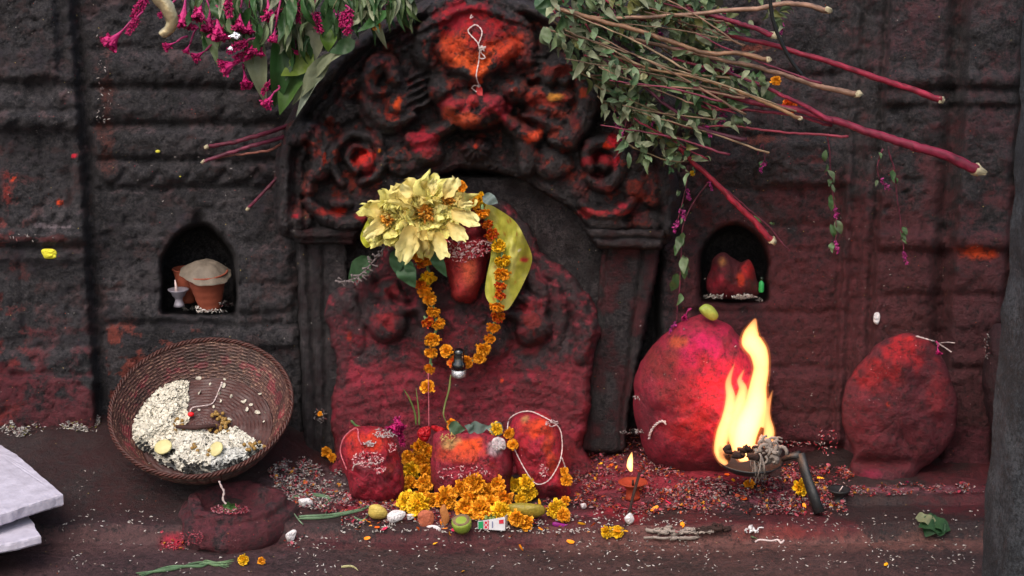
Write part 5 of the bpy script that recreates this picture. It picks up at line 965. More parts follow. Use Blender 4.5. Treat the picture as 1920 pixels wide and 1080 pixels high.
# loose petals
pt0 = None; PV, PF, PTT = petal_template(5, 3, .6, .35, .55); pcol = {}
for h in ('#ee8a12', '#f2aa18', '#d85a14', '#c8204a'):
    o = mk('loose_petal', PV * .016, PF, M_PETAL, None, np.tile(cc(h, .95), (len(PV), 1))); pcol[h] = o.data; bpy.data.objects.remove(o)
spots = [(812, 1022), (980, 1035), (1000, 1003), (1050, 1003), (870, 1072), (703, 990), (715, 997), (1175, 997), (1186, 1008), (1065, 1015), (1098, 990), (1390, 935), (1318, 945), (1475, 960), (1440, 1000), (1660, 1058), (1130, 870), (1150, 872), (1200, 868), (1240, 875), (1260, 880), (605, 842), (1545, 900), (1660, 912), (1220, 960)]
for i in range(72):
    if i < len(spots): x_, y_ = spots[i]
    elif i < 52: x_, y_ = rng.uniform(640, 1130), rng.normal(993, 8)
    else: x_, y_ = rng.uniform(1080, 1600), rng.uniform(870, 1000)
    h = list(pcol)[int(rng.choice(4, p=[.42, .3, .2, .08]))]; o = bpy.data.objects.new('loose_petal', pcol[h]); COL.objects.link(o); p_ = G(x_, y_); o.location = p_ + [0, 0, .003]; o.rotation_euler = (rng.normal() * .3, rng.normal() * .4, rng.uniform(0, 6.3)); o.scale = [rng.uniform(.6, 1.3)] * 3
    tag(o, {'#ee8a12': 'loose orange', '#f2aa18': 'loose yellow', '#d85a14': 'loose dark orange', '#c8204a': 'loose crimson'}[h] + (' petal fallen on the front ledge below the marigolds' if y_ > 965 and x_ < 1135 else ' petal lying in the red rice right of the slab' if y_ < 965 else ' petal fallen on the open floor'), 'petal', 'loose petals on the floor')
# grass, ribbons and threads about the stones
def blade(name, pts, r, col, label, cat='grass blade', yv=None, flat=.25, lift=.004, group=None, mat=None):
    p = crv(pts, 6); n = len(p)
    if yv == 'floor': w_ = G(p[:, 0], p[:, 1], lift)
    else:
        ys = np.array([sy(*q) for q in p]) - .006 if yv is None else np.interp(np.linspace(0, 1, n), np.linspace(0, 1, len(np.atleast_1d(yv))), np.atleast_1d(yv)) if np.ndim(yv) else np.full(n, yv); w_ = P(p[:, 0], p[:, 1], ys)
    rr = np.interp(np.linspace(0, 1, n), [0, .15, .7, 1], [.5 * r, r, .8 * r, .15 * r]); v, f = tube(w_, rr, 6, True, flat); c = np.tile(cc(col), (len(v), 1)) * (1 + .25 * fbm(v[:, 0] * 40, v[:, 2] * 40, v[:, 1] * 40, 3))[:, None]
    o = mk(name, v, f, mat or M_STEM, None, c, at=v.mean(0)); return tag(o, label, cat, group)
blade('grass_blade', [(780, 798), (778, 775), (768, 748), (757, 730)], .0024, '#5c6a34', 'dry green grass blade standing up leftmost behind the marigolds', yv=-.20)
blade('grass_blade', [(786, 798), (785, 770), (780, 728)], .0022, '#66703c', 'thin green blade standing second behind the marigold column', yv=-.20)
blade('grass_blade', [(845, 703), (842, 730), (834, 760), (832, 780), (842, 800)], .0024, '#6a7040', 'pale green stalk hanging from the black bottle', yv=-.20)
blade('grass_blade', [(658, 788), (668, 798), (684, 802)], .003, '#4c6a3c', 'short green blade on top of the left front stone', yv=-.27)
for pts, cl, lb in (([(540, 935), (570, 930), (600, 928), (618, 938), (600, 950)], '#5f7a5c', 'green ribbon-like blade curling right of the basin'), ([(560, 968), (610, 966), (660, 960), (690, 952)], '#5c7458', 'long green blade pointing at the left front stone'), ([(530, 940), (545, 955), (560, 975), (570, 985)], '#6a8068', 'thin green blade bending forward right of the basin'), ([(600, 940), (612, 960), (600, 972)], '#5c7058', 'short curled green blade'), ([(660, 968), (680, 976), (692, 962), (690, 950), (675, 950)], '#5f7a5c', 'green blade curled into a loop by the banana peel'), ([(260, 1078), (320, 1066), (370, 1060), (400, 1054), (430, 1062)], '#506a4c', 'long green blade lying at the bottom edge of the picture'), ([(375, 1062), (385, 1052), (410, 1056), (440, 1052)], '#5a7250', 'thin green blade lying across the long one at the bottom'), ([(640, 1063), (660, 1062), (672, 1070)], '#a09a70', 'short straw lying on the front step'), ([(1385, 1006), (1400, 1004), (1420, 1010)], '#4a5a40', 'small wilted green scrap before the burnt cloth')):
    for k_ in range(3 if 'long' in lb or 'ribbon' in lb else 1):
        o = blade('grass_blade', [(a_ + rng.uniform(-6, 6) * (k_ > 0), b_ + rng.uniform(-5, 5) * (k_ > 0)) for a_, b_ in pts], .0032, cl, lb + (', one of three' if k_ >= 0 and ('long' in lb or 'ribbon' in lb) else ''), yv='floor', group=(lb[:40] if ('long' in lb or 'ribbon' in lb) else None))
thread('cotton_thread', [(893, 172), (885, 165), (890, 160), (898, 161), (893, 142), (898, 111), (897, 83), (878, 60), (884, 50), (894, 47), (904, 60), (897, 83)], .0013, 'white knotted thread looped over the monster face of the arch', dy=.003, knots=((898, 161, .004),))
thread('cotton_thread', [(898, 90), (911, 88), (901, 96), (910, 108), (899, 108), (903, 86), (908, 96)], .0013, 'loose white thread curls beside the knotted thread on the arch', dy=.006)
thread('cotton_thread', [(884, 28), (882, 34), (887, 31)], .0012, 'tiny white thread curl above the looped thread', dy=.004)
v, f, c = leaves(P(897, 160, sy(900, 170) - .006)[None], np.array([[.006, -.01, -.034]]), np.array([[0, -1, .2]]), np.array([.034]), cc('#c8383a'), cc('#d8484a'), 1, 1.3); o = mk('red_petal', v, f, M_PETAL, None, c, at=v.mean(0)); tag(o, 'bright red petal hanging from the thread knot on the arch snout', 'petal')
thread('cotton_thread', [(678, 834), (672, 821), (671, 806), (664, 804), (646, 819), (638, 845), (646, 870), (650, 880)], .0012, 'pinkish thread round the shoulder of the left front stone', M_REDTHREAD, dy=.002)
thread('cotton_thread', [(661, 882), (663, 874), (670, 870), (692, 867), (705, 870)], .0013, 'short pale thread curled across the left front stone', dy=.003)
thread('cotton_thread', [(951, 806), (955, 786), (970, 775), (990, 771), (1010, 777), (1046, 799), (1054, 827), (1052, 856), (1044, 878), (1027, 902), (1005, 907), (986, 883), (967, 847), (960, 825)], .0012, 'white thread looped round the tall right front stone', dy=.003)
thread('cotton_thread', [(1053, 858), (1058, 870), (1061, 882)], .0014, 'thread tail tied to the drooping marigold at the tall stone', dy=.004)
thread('cotton_thread', [(1217, 823), (1219, 812), (1226, 800), (1236, 791), (1245, 790), (1248, 795)], .0026, 'thick white thread curl stuck on the large egg-shaped stone', dy=.003)
thread('cotton_thread', [(1718, 630), (1735, 635), (1752, 640), (1766, 648), (1784, 660)], .0015, 'grey thread trailing right from the top of the oval stone', dy=.01)
thread('cotton_thread', [(1756, 645), (1772, 642), (1790, 643)], .0013, 'short grey thread forking off right of the oval stone', dy=.012)
thread('cotton_thread', [(411, 902), (415, 912), (420, 922), (418, 936), (424, 945)], .0019, 'pink-white twisted thread standing up from the basin', ys=float(BASIN[1]) - .02)
thread('incense_thread', [(1418, 980), (1440, 984), (1462, 985), (1470, 990)], .0022, 'white squiggle of thread on the floor before the fire', ys=[float(G(1418, 1003)[1])] * 2) if False else None
def gthread(name, pts, r, label, mat=M_THREAD):
    p = crv(pts, 8); v, f = tube(G(p[:, 0], p[:, 1], r), r, 6); return tag(mk(name, v, f, mat, at=v.mean(0)), label, 'thread')
gthread('cotton_thread', [(1416, 1016), (1425, 1012), (1445, 1014), (1458, 1012), (1464, 1018), (1470, 1013)], .0022, 'pale pink squiggle of thread on the floor before the fire')
# wires and the horn at the top
p = crv([(1442, -30), (1445, 10), (1450, 40), (1465, 80), (1486, 118), (1503, 140)], 8); v, f = tube(P(p[:, 0], p[:, 1], -.42), .0040, 8); o = mk('black_cable', v, f, matte('black_rubber', (.008, .008, .009), .4, .1), at=v[0]); tag(o, 'thin black cable hanging down over the cut stems at the upper right', 'cable')
p = crv([(280, -40), (296, -8), (314, 14), (322, 36), (318, 54), (302, 66)], 8); v, f = tube(P(p[:, 0], p[:, 1], -.55), np.interp(np.linspace(0, 1, len(p)), [0, .5, .9, 1], [.016, .0135, .010, .008]), 18)
v += (.0010 * fbm(v[:, 0] * 90, v[:, 1] * 90, v[:, 2] * 90, 3))[:, None]; o = mk('brass_hook', v, f, matte('worn_brass', cc('#b8a684'), .22, .5, 60, .5, Metallic=.6), at=v[0]); tag(o, 'shiny curved cream and gold hook hanging at the upper left', 'hook')
# black bottle in the garland loop
b = P(860, 706, -.215); e = empty('black_bottle', b, 'small black glossy bottle with silver foil foot, held in the garland loop', 'bottle'); ax_ = (.02, -.05, 1)
v, f = lathe([(.001, .016), (.0165, .016), (.0165, .034), (.012, .038), (.0125, .056), (.0115, .064), (.007, .068), (.001, .069)], 26, ax_, b); mk('bottle_body', v, f, matte('black_gloss', (.004, .004, .005), .12, .1, spec=.8), e)
v, f = lathe([(.001, 0), (.0165, 0), (.0175, .003), (.0172, .018), (.001, .018)], 26, ax_, b); v = v + .001 * vnoise(v[:, 0] * 400, v[:, 1] * 300, v[:, 2] * 400)[:, None]; mk('foil', v, f, matte('silver_foil', cc('#b0b0b4'), .25, .3, 200, .8, Metallic=.9), e)
# red cloth knots on the string's end, leaves on the squat stone
M_RCL = matte('red_foil_cloth', cc('#b01822'), .35, .5, 90, .8)
for ol_, lb in (([(782, 812), (790, 800), (804, 800), (808, 812), (800, 826), (788, 824)], 'bright red cloth knot with gold specks at the end of the garland string'), ([(808, 800), (824, 800), (834, 806), (826, 812), (812, 808)], 'small red foil scrap right of the cloth knot')): o = blob('cloth_knot', ol_, -.24, .012, .01, M_RCL, rough=.006, rs=10, at=P(800, 812, -.24)); tag(o, lb, 'cloth knot')
for i, (a_, b_, cl, lb) in enumerate((((840, 800), (872, 806), '#4a6248', 'dark green leaf lying at the left top of the squat stone'), ((890, 808), (872, 798), '#6a7c74', 'grey-green leaf on top of the squat stone, left of middle'), ((880, 806), (915, 800), '#70827c', 'grey-green leaf on top of the squat stone, middle'), ((945, 806), (912, 802), '#748680', 'grey-green leaf on top of the squat stone, right of middle'))): one_leaf('leaf', a_, b_, -.30, -.31, cl, 2., lb, tmpl=3)

# ------------------------------------------------------------------ cockscomb flowers and cut foliage
MAG = ('#8c0a46', '#c01468')
def comb_geo(seed, flat=.6, plume=False):
    g = np.random.default_rng(seed); V = []; n = 26; m = 9
    if plume:
        parts = []; d = []; pos = []
        for i in range(150): t_ = g.random(); a_ = g.uniform(0, 6.28); rr = .17 * math.sin(math.pi * min(1, t_ * .85 + .12)); pos.append([rr * math.cos(a_) * .5, rr * math.sin(a_) * .5, t_]); d.append([math.cos(a_), math.sin(a_), .8])
        return petals(np.array(d), rdir(150), np.array(pos), g.uniform(.12, .2, 150), cc(MAG[0], .9) * .8, cc(MAG[1], .85), PT[1], .5)
    for j in range(m):
        t_ = j / (m - 1); r_ = .045 + .30 * t_ ** 2.4
        for k_ in range(n): w_ = 2 * math.pi * k_ / n; q = 1 + .22 * t_ * math.sin(k_ * 2.4 + seed) + .12 * t_ * g.normal(); V.append([r_ * q * math.cos(w_), flat * r_ * q * math.sin(w_), t_ * (1 + .05 * g.normal() * t_)])
    F = [[j * n + k_, j * n + (k_ + 1) % n, (j + 1) * n + (k_ + 1) % n, (j + 1) * n + k_] for j in range(m - 1) for k_ in range(n)]; V = np.array(V); T = np.clip(V[:, 2], 0, 1)[:, None]; C_ = cc('#a83070', .8) * (1 - T) + cc(MAG[1], .9) * T
    N_ = 110; a_ = g.uniform(0, 6.28, N_); r_ = np.sqrt(g.random(N_)) * .36; pos = np.stack([r_ * np.cos(a_), flat * r_ * np.sin(a_), 1.0 - .25 * (r_ < .2)], 1) * [1, 1, 1.]; d = pos * [.8, .8, 0] + [0, 0, .5] + .3 * g.normal(size=(N_, 3))
    v2, f2, c2 = petals(d, rdir(N_), pos, g.uniform(.12, .24, N_), cc(MAG[0]) * .8, cc(MAG[1], .9) * g.uniform(.7, 1.15, (N_, 1)), PT[0], .7); return join([(V, F, C_), (v2, f2, c2)])
CG = [comb_geo(s_) for s_ in range(4)]; PG = [comb_geo(s_, plume=True) for s_ in (7, 8)]; cme = []
for v, f, c in CG + PG: o = mk('crest', v, f, M_PETAL, None, c); cme.append(o.data); bpy.data.objects.remove(o)
def comb(px_, py_, sx_, sy_, L_, yv, kind, label, group='magenta cockscomb flowers', stalk=True, w_=1.):
    """flower whose wide end is at px_,py_ and whose stalk comes from sx_,sy_"""
    tip = P(px_, py_, yv - .01); st = P(sx_, sy_, yv + .01); d = tip - st; ln = np.linalg.norm(d); d /= ln; Lm = L_ / 850; e = empty('cockscomb_flower', st, label, 'flower', group)
    o = bpy.data.objects.new('crest', cme[kind]); COL.objects.link(o); o.parent = e; o.location = tip - d * Lm - st; o.scale = (Lm * w_, Lm * w_, Lm); o.rotation_mode = 'QUATERNION'; o.rotation_quaternion = Vector(d).to_track_quat('Z', 'Y') @ Matrix.Rotation(rng.uniform(0, 6), 3, 'Z').to_quaternion()
    if stalk and ln > Lm * 1.05:
        p = crv([st, (st + tip - d * Lm) / 2 + rng.normal(size=3) * .006, tip - d * Lm * .9], 4); v, f = tube(p, .0024, 6); mk('stalk', v, f, M_STEM, e, np.tile(cc('#8a1c52'), (len(v), 1)))
for i, (a_, k_) in enumerate((((206, 82, 272, 14, 42), 0), ((343, 44, 350, -20, 44), 1), ((372, 30, 380, -20, 40), 2), ((312, 88, 352, 68, 24), 3), ((366, 108, 420, 72, 26), 0), ((349, 96, 372, 52, 18), 1), ((412, 66, 405, 10, 46), 2), ((392, 52, 395, -10, 40), 3), ((448, 50, 452, -10, 36), 0), ((466, 58, 470, -10, 28), 1), ((428, 96, 480, 72, 40), 4), ((480, 96, 486, 55, 36), 2), ((512, 74, 526, 0, 26), 3), ((420, 126, 470, 108, 38), 0), ((440, 112, 490, 92, 44), 4), ((462, 158, 455, 120, 34), 1), ((500, 196, 522, 160, 30), 2), ((492, 176, 512, 140, 26), 4), ((300, 30, 340, -10, 30), 5), ((250, 34, 285, -20, 44), 4), ((240, 62, 268, 22, 34), 5), ((555, 98, 548, 88, 12), 3), ((600, 60, 590, 20, 40), 4), ((650, 60, 655, 20, 46), 5), ((640, 50, 648, 10, 30), 4), ((560, 40, 555, -10, 36), 5), ((505, 30, 500, -20, 40), 0), ((525, 20, 520, -20, 26), 1), ((430, 30, 425, -30, 40), 5), ((745, 812, 745, 782, 34), 5), ((752, 800, 740, 782, 26), 0), ((736, 806, 750, 780, 26), 1), ((755, 835, 748, 800, 30), 4), ((1760, 662, 1755, 640, 14), 1), ((1700, 905, 1712, 905, 10), 2))):
    pl_ = 'hanging at the upper left above the wall courses' if a_[1] < 250 else 'tucked behind the left front stone' if a_[0] < 900 else 'stuck beside the oval stone'
    big = 'large' if a_[4] > 38 else 'small' if a_[4] < 27 else 'medium'
    comb(*a_, (-.24 - .05 * rng.random()) if a_[1] < 250 else (-.22 if a_[0] < 900 else -.24), k_, big + (' plume-like' if k_ > 3 else ' fan-shaped') + ' magenta flower ' + pl_, w_=1.15 if k_ < 4 else 1.)
PAL, SAGE, GRN, YG, LIT = '#8a9074', '#6a7a56', '#34582c', '#6c8028', '#a0a684'
def tone(h): return cc(h, .9)
LL = [((478, 60), (493, 196), 1.2, PAL, 'long pale grey-green leaf hanging lowest at the left'), ((466, 70), (458, 132), 1.2, PAL, 'short pale wavy leaf left of the long hanging one'), ((532, 55), (518, 208), 1.2, GRN, 'long dark green leaf hanging beside the cockscombs'), ((548, 60), (540, 150), 1.3, '#2c4428', 'dark green leaf behind the yellow-green one'), ((588, 104), (527, 144), 2.2, YG, 'broad yellow-green leaf pointing left'), ((566, 128), (519, 212), 1.9, '#4a6a30', 'broad bright green leaf pointing straight down'), ((572, 14), (568, 98), 2.1, LIT, 'broad pale underside of a leaf in the middle of the bunch'), ((592, 50), (586, 120), 2.3, '#989a80', 'broad torn pale leaf right of the middle of the bunch'), ((622, 98), (545, 198), .9, PAL, 'narrow pale leaf lying along the arch edge, upper'), ((612, 120), (552, 215), .8, '#869080', 'narrow pale leaf lying along the arch edge, lower'), ((644, 88), (580, 150), 1.1, PAL, 'pale folded leaf over the arch edge'), ((666, 78), (618, 100), 2.3, '#35532f', 'broad dark green leaf resting on the arch edge'), ((618, 54), (614, 96), 2.9, '#5a7a2c', 'rounded yellow-green leaf with brown spots'), ((690, 22), (628, 56), 1.2, LIT, 'pale curled leaf above the arch edge, left of the orange bud'), ((760, 8), (700, 40), 1.4, '#3d6a38', 'green leaf resting on the arch top left'), ((730, 20), (672, 60), 1.2, '#44703c', 'green leaf beside the orange bud on the arch'), ((548, 0), (536, 70), .9, SAGE, 'narrow grey leaf hanging from the top edge'), ((498, -10), (492, 60), 1.1, '#55604c', 'dull green leaf hanging from the top edge by the cockscombs'), ((380, 20), (396, 60), 1.4, GRN, 'dark green leaf between the magenta flowers'), ((440, 55), (470, 60), 1.6, GRN, 'dark green leaf tucked behind magenta flowers'), ((1010, -10), (1030, 34), 2.3, '#3f5f42', 'toothed green leaf hanging over the right shoulder of the arch'), ((1050, 20), (1090, 50), 2.2, '#8c9484', 'broad pale leaf at the left end of the stems')]
for b_, t_, w_, cl, lb in LL: one_leaf('leaf', b_, t_, -.21 - .03 * rng.random(), -.22 - .03 * rng.random(), cl, w_ * .66 if w_ < 1.5 else w_ * .72, lb, tmpl=int(rng.integers(4)))
def sprig(pts, yv,  nl, lsz, r0, r1, scol, lcols, label, blossom=0, cat='sprig', group=None, spread=1., name='leafy_sprig', lw=1., name2='stem', cutend=None, down=0.):
    """a cut stem through traced points with leaves (one part) and blossoms (a part)"""
    p = crv(pts, 8); n = len(p); yy = np.interp(np.linspace(0, 1, n), np.linspace(0, 1, len(np.atleast_1d(yv))), np.atleast_1d(yv)) if np.ndim(yv) else np.full(n, yv); w_ = P(p[:, 0], p[:, 1], yy); w_ = w_ + .0016 * np.stack([fbm(np.arange(n) * .5, yv if np.isscalar(yv) else 1., 2, 2)] * 3, 1)
    e = empty(name, w_[0], label, cat, group); rr = np.linspace(r0, r1, n) * (.88 + .04 * vnoise(np.arange(n) * .9, 3., r0 * 1e3) + .10 * (np.arange(n) % 9 == 4) * (r0 > .004)); v, f = tube(w_, rr, 9)
    nz_ = 1.3 * fbm(v[:, 0] * 40, v[:, 1] * 260, v[:, 2] * 260, 4); c = cc(scol)[None] * (1 + .55 * nz_)[:, None]; c = np.clip(c, .004, .9); mk(name2, v, f, M_STEM, e, c)
    if cutend:
        d = w_[0] - w_[1]; d /= np.linalg.norm(d); v, f = tube([w_[0] - d * .004, w_[0] + d * cutend * .4, w_[0] + d * cutend], [r0 * 1.03, r0 * .9, r0 * .35], 9); v = v + .25 * r0 * rng.normal(size=v.shape); mk('cut_end', v, f, matte('pale_pith', cc('#a89c80'), .8, .3, 150, .5), e)
    if nl:
        i_ = rng.integers(int(n * .1), n, nl); d = rdir(nl); tg = np.gradient(w_, axis=0)[i_]; tg /= np.linalg.norm(tg, axis=1)[:, None]; d = d * .8 * spread + tg * .5 + [0, -.25, -.35 - down]; cl = np.array([tone(lcols[int(q)]) for q in rng.integers(0, len(lcols), nl)]) * rng.uniform(.6, 1.2, (nl, 1))
        v, f, c = leaves(w_[i_] + .012 * spread * rng.normal(size=(nl, 3)), d, rdir(nl) + [0, -1.2, .5], rng.uniform(.6, 1.25, nl) * lsz, cl * .8, cl, None, rng.uniform(.8, 1.45, nl) * lw); mk('leaves', v, f, M_LEAF, e, c)
    for q in range(blossom):
        i0 = n - 1 - int(q * n / max(blossom, 1) * .8); N_ = 34; t_ = rng.random(N_); dn = np.array([rng.normal() * .4, -.2, -1.]); dn /= np.linalg.norm(dn); pos = w_[i0] + dn * t_[:, None] * .028 + rdir(N_) * .0022
        v, f, c = petals(rdir(N_) + dn, rdir(N_), pos, rng.uniform(.004, .008, N_), cc('#6a1448'), cc('#a82a78') * rng.uniform(.6, 1.2, (N_, 1)), PT[0], .6); mk('blossom', v, f, M_PETAL, e, c)
    return e
RED, TAN = '#742036', '#7a5c4c'; LC = [PAL, SAGE, '#56704a', '#47603c', LIT, '#6c8060', '#5c7450', '#8c8a64']
big = [([(1832, 318), (1760, 288), (1690, 266), (1620, 245), (1560, 225), (1490, 205), (1400, 190), (1300, 165)], -.30, .0135, .005, RED, 'thickest dark red stalk, its torn white end reaching furthest right', .022),
       ([(1764, 187), (1690, 162), (1600, 130), (1500, 100), (1420, 78), (1330, 58), (1220, 40), (1120, 28)], -.27, .0085, .004, '#7a1c30', 'long straight crimson stalk ending at the upper right', .006),
       ([(1448, 452), (1400, 402), (1350, 350), (1300, 305), (1272, 278)], -.26, .0085, .005, '#7a1828', 'dark red stalk slanting down to the right niche', .010),
       ([(1606, 176), (1560, 168), (1500, 150), (1440, 132), (1380, 118), (1300, 100), (1180, 70)], -.32, .0075, .004, TAN, 'brown fibrous stalk with a frayed end, right of middle', .012),
       ([(1550, 20), (1510, 10), (1470, 6), (1420, 16), (1340, 22), (1250, 30), (1120, 34), (1060, 30)], -.33, .007, .004, TAN, 'brown dried stalk running along the top edge', .012),
       ([(1440, 112), (1380, 100), (1320, 98), (1240, 72), (1160, 48), (1080, 26), (1040, 14)], -.34, .0058, .0055, '#70523e', 'brown dried stalk crossing the leaves at upper middle', .006),
       ([(1500, 222), (1450, 200), (1400, 176), (1320, 150), (1240, 134), (1150, 105)], -.33, .0048, .003, '#7c5e44', 'thin tan stalk lying just over the thick red fork', .006),
       ([(1448, 66), (1410, 52), (1370, 38), (1300, 22), (1220, 8)], -.29, .007, .004, RED, 'short red stalk with broken white end at the top', .018),
       ([(1560, 228), (1500, 195), (1440, 165), (1400, 150), (1340, 130), (1260, 110)], -.31, .006, .003, RED, 'upper red branch forking from the thickest stalk', None),
       ([(1590, 256), (1520, 252), (1440, 244), (1360, 236), (1300, 240), (1250, 225)], -.30, .0035, .0022, '#7a2a3a', 'thin lower red branch forking from the thickest stalk', None),
       ([(1560, 235), (1480, 215), (1400, 205), (1340, 205), (1280, 190)], -.29, .0045, .003, RED, 'middle red branch forking from the thickest stalk', None),
       ([(1400, 262), (1340, 250), (1290, 225), (1240, 190), (1190, 150), (1130, 110)], -.31, .005, .003, '#4c1e30', 'dark purple stem arching along the right flank of the arch', None),
       ([(386, 276), (430, 268), (480, 256), (530, 240), (585, 222)], (-.20, -.15, -.02), .0052, .006, '#5c2030', 'upper dark red stem end poking out left of the arch', .004), ([(381, 303), (430, 286), (480, 272), (530, 258), (585, 238)], (-.19, -.15, -.02), .0045, .006, '#64283a', 'middle dark red stem end poking out left of the arch', .004), ([(388, 300), (440, 290), (500, 284), (530, 270), (580, 255)], (-.18, -.14, -.02), .003, .004, '#7c4a40', 'lowest thin brown stem end poking out left of the arch', .003),
       ([(464, 392), (485, 370), (515, 338), (545, 305)], (-.15, -.05), .0042, .004, '#582030', 'short dark red stem slanting left of the arch with a green tip', .006)]
for pts, yv, r0, r1, cl, lb, ce_ in big: sprig(pts, yv, 0, .03, r0, r1, cl, LC, lb, 0, 'stalk', 'cut flower stalks', name='flower_stalk', cutend=ce_)
hang = [([(1552, 250), (1556, 300), (1562, 360), (1568, 420), (1566, 450)], -.22, 9, .030, 'trailing leafy stem hanging below the thick red stalk, left of two', 2), ([(1665, 275), (1678, 330), (1684, 380), (1690, 430), (1694, 470)], -.18, 6, .028, 'trailing leafy stem with a magenta tip, hanging furthest right', 1), ([(1330, 340), (1300, 380), (1280, 430), (1276, 500), (1272, 560), (1268, 605)], -.16, 9, .036, 'long pinkish stem with leaves hanging left of the right niche', 1), ([(1335, 175), (1300, 220), (1245, 230), (1200, 200), (1170, 270), (1150, 300)], -.24, 8, .032, 'leafy stem drooping over the right side of the arch carving', 0), ([(1230, 130), (1200, 160), (1180, 200), (1172, 240)], -.27, 6, .034, 'small leafy stem hanging over the arch shoulder', 1), ([(1655, 280), (1645, 310), (1650, 335)], -.2, 2, .016, 'tiny stem with magenta bud below the thick stalk', 1), ([(1480, 470), (1430, 415), (1380, 370), (1330, 330)], -.2, 2, .022, 'thin bare brown stem parallel to the slanting red stalk', 1), ([(1290, 310), (1284, 360), (1272, 410)], -.2, 4, .022, 'short wilted sprig of magenta blossom right of the arch', 3), ([(1155, 130), (1158, 180), (1152, 215)], -.25, 1, .02, 'thin magenta tassel hanging before the arch carving', 1), ([(1420, 290), (1430, 270), (1435, 300)], -.2, 1, .02, 'red and white curled tuft below the leaves', 1)]
for pts, yv, nl, ls, lb, bl in hang: sprig(pts, yv, nl, ls, .0022, .0012, '#5c2434', ['#4c6a40', '#5a744c', '#6c7c5c'], lb, bl, group='hanging leafy stems', lw=1.25, spread=.5)
# the mass of cut leaves over the right shoulder of the arch: each sprig a thing
BPOLY = [(1040, -20), (1330, -20), (1480, 40), (1440, 170), (1370, 250), (1310, 330), (1250, 300), (1180, 190), (1100, 90)]
for i in range(56):
    (x1, y1), L_, a_ = inpts(BPOLY, 1)[0], rng.uniform(90, 190), math.radians(rng.uniform(12, 50)); x0 = x1 - L_ * math.cos(a_); y0 = y1 - L_ * math.sin(a_)
    if x0 < 1020: x0, y0 = 1020 + rng.uniform(0, 30), min(y0, 20)
    ph = ('near the top edge' if y1 < 90 else 'in mid bundle' if y1 < 190 else 'at the lowest drooping edge') + (' beside the arch' if x1 < 1190 else ' above the right niche' if x1 > 1320 else ' between arch and niche')
    sk_ = int(rng.integers(4)); tn_ = ('grey-green', 'pale sage', 'olive', 'dull green')[i % 4]; hue_ = (['#647c5c', '#748a68', '#4c6e4a'], [PAL, LIT, SAGE], ['#6e6e3c', '#808048', '#5a6038'], ['#4c6a40', '#3f5f3a', '#5c7450'])[i % 4]
    sprig([(x1, y1), ((x0 + x1) / 2 + rng.uniform(-12, 12), (y0 + y1) / 2 + rng.uniform(-12, 12)), (x0, y0)][::-1], -.19 - .13 * rng.random(), int(rng.integers(16, 28)), rng.uniform(.028, .048), .0026, .0015, ['#4c2438', TAN, '#5a4a34', '#7a2438'][sk_], hue_ + LC[:2], tn_ + ' sprig on ' + ('plum', 'tan', 'brown', 'wine')[sk_] + ' stem ' + ph, int(rng.random() < .45), group='leafy sprigs of the cut bundle ' + ph)
for i in range(22):
    q = inpts(BPOLY, 1)[0]; L_ = rng.uniform(140, 330); a_ = math.radians(rng.uniform(6, 30)); x0, y0 = q[0] - L_ * .5 * math.cos(a_), q[1] - L_ * .5 * math.sin(a_); x1, y1 = q[0] + L_ * .5 * math.cos(a_), q[1] + L_ * .5 * math.sin(a_)
    if x0 < 1060: x0 = 1060
    sprig([(x1, y1), ((x0 + x1) / 2, (y0 + y1) / 2 + rng.uniform(-8, 8)), (x0, y0)], -.30 - .06 * rng.random(), 3, .03, rng.uniform(.0018, .0036), .0014, [TAN, '#5c4636', '#6a2438', '#86705a'][i % 4], LC, ('tan', 'brown', 'wine-red', 'straw-coloured')[i % 4] + ' thin dry twig threaded through the cut bundle ' + ('near the top edge' if q[1] < 100 else 'in its lower half'), 0, 'twig', 'thin dry twigs in the bundle', name='dry_twig')
for i in range(34):
    x0 = 380 + 370 * rng.random(); y0 = -30; y1 = max(8, min(70, 90 - abs(x0 - 560) * .25)) * rng.uniform(.4, 1.); x1 = x0 + rng.uniform(-30, 30)
    if x0 > 610: y1 = min(y1, 34 - (x0 - 610) * .5)
    y1 = max(y1, -8)
    sprig([(x0, y0), ((x0 + x1) / 2 + rng.uniform(-8, 8), (y0 + y1) / 2), (x1, y1)], -.17 - .10 * rng.random(), int(rng.integers(5, 10)), rng.uniform(.05, .085), .0022, .0014, ['#6a2a3c', '#5a5a3c'][i % 2], [PAL, SAGE, GRN, GRN, '#4c6038', '#3c5a34'], ('dull green', 'pale', 'mixed green')[i % 3] + ' drooping sprig ' + ('behind the magenta flowers' if x0 < 520 else 'above the broad pale leaves' if x0 < 640 else 'over the left shoulder of the arch'), int(rng.random() < .3), group='leafy sprigs of the left flower bunch', lw=.55, down=1.1)
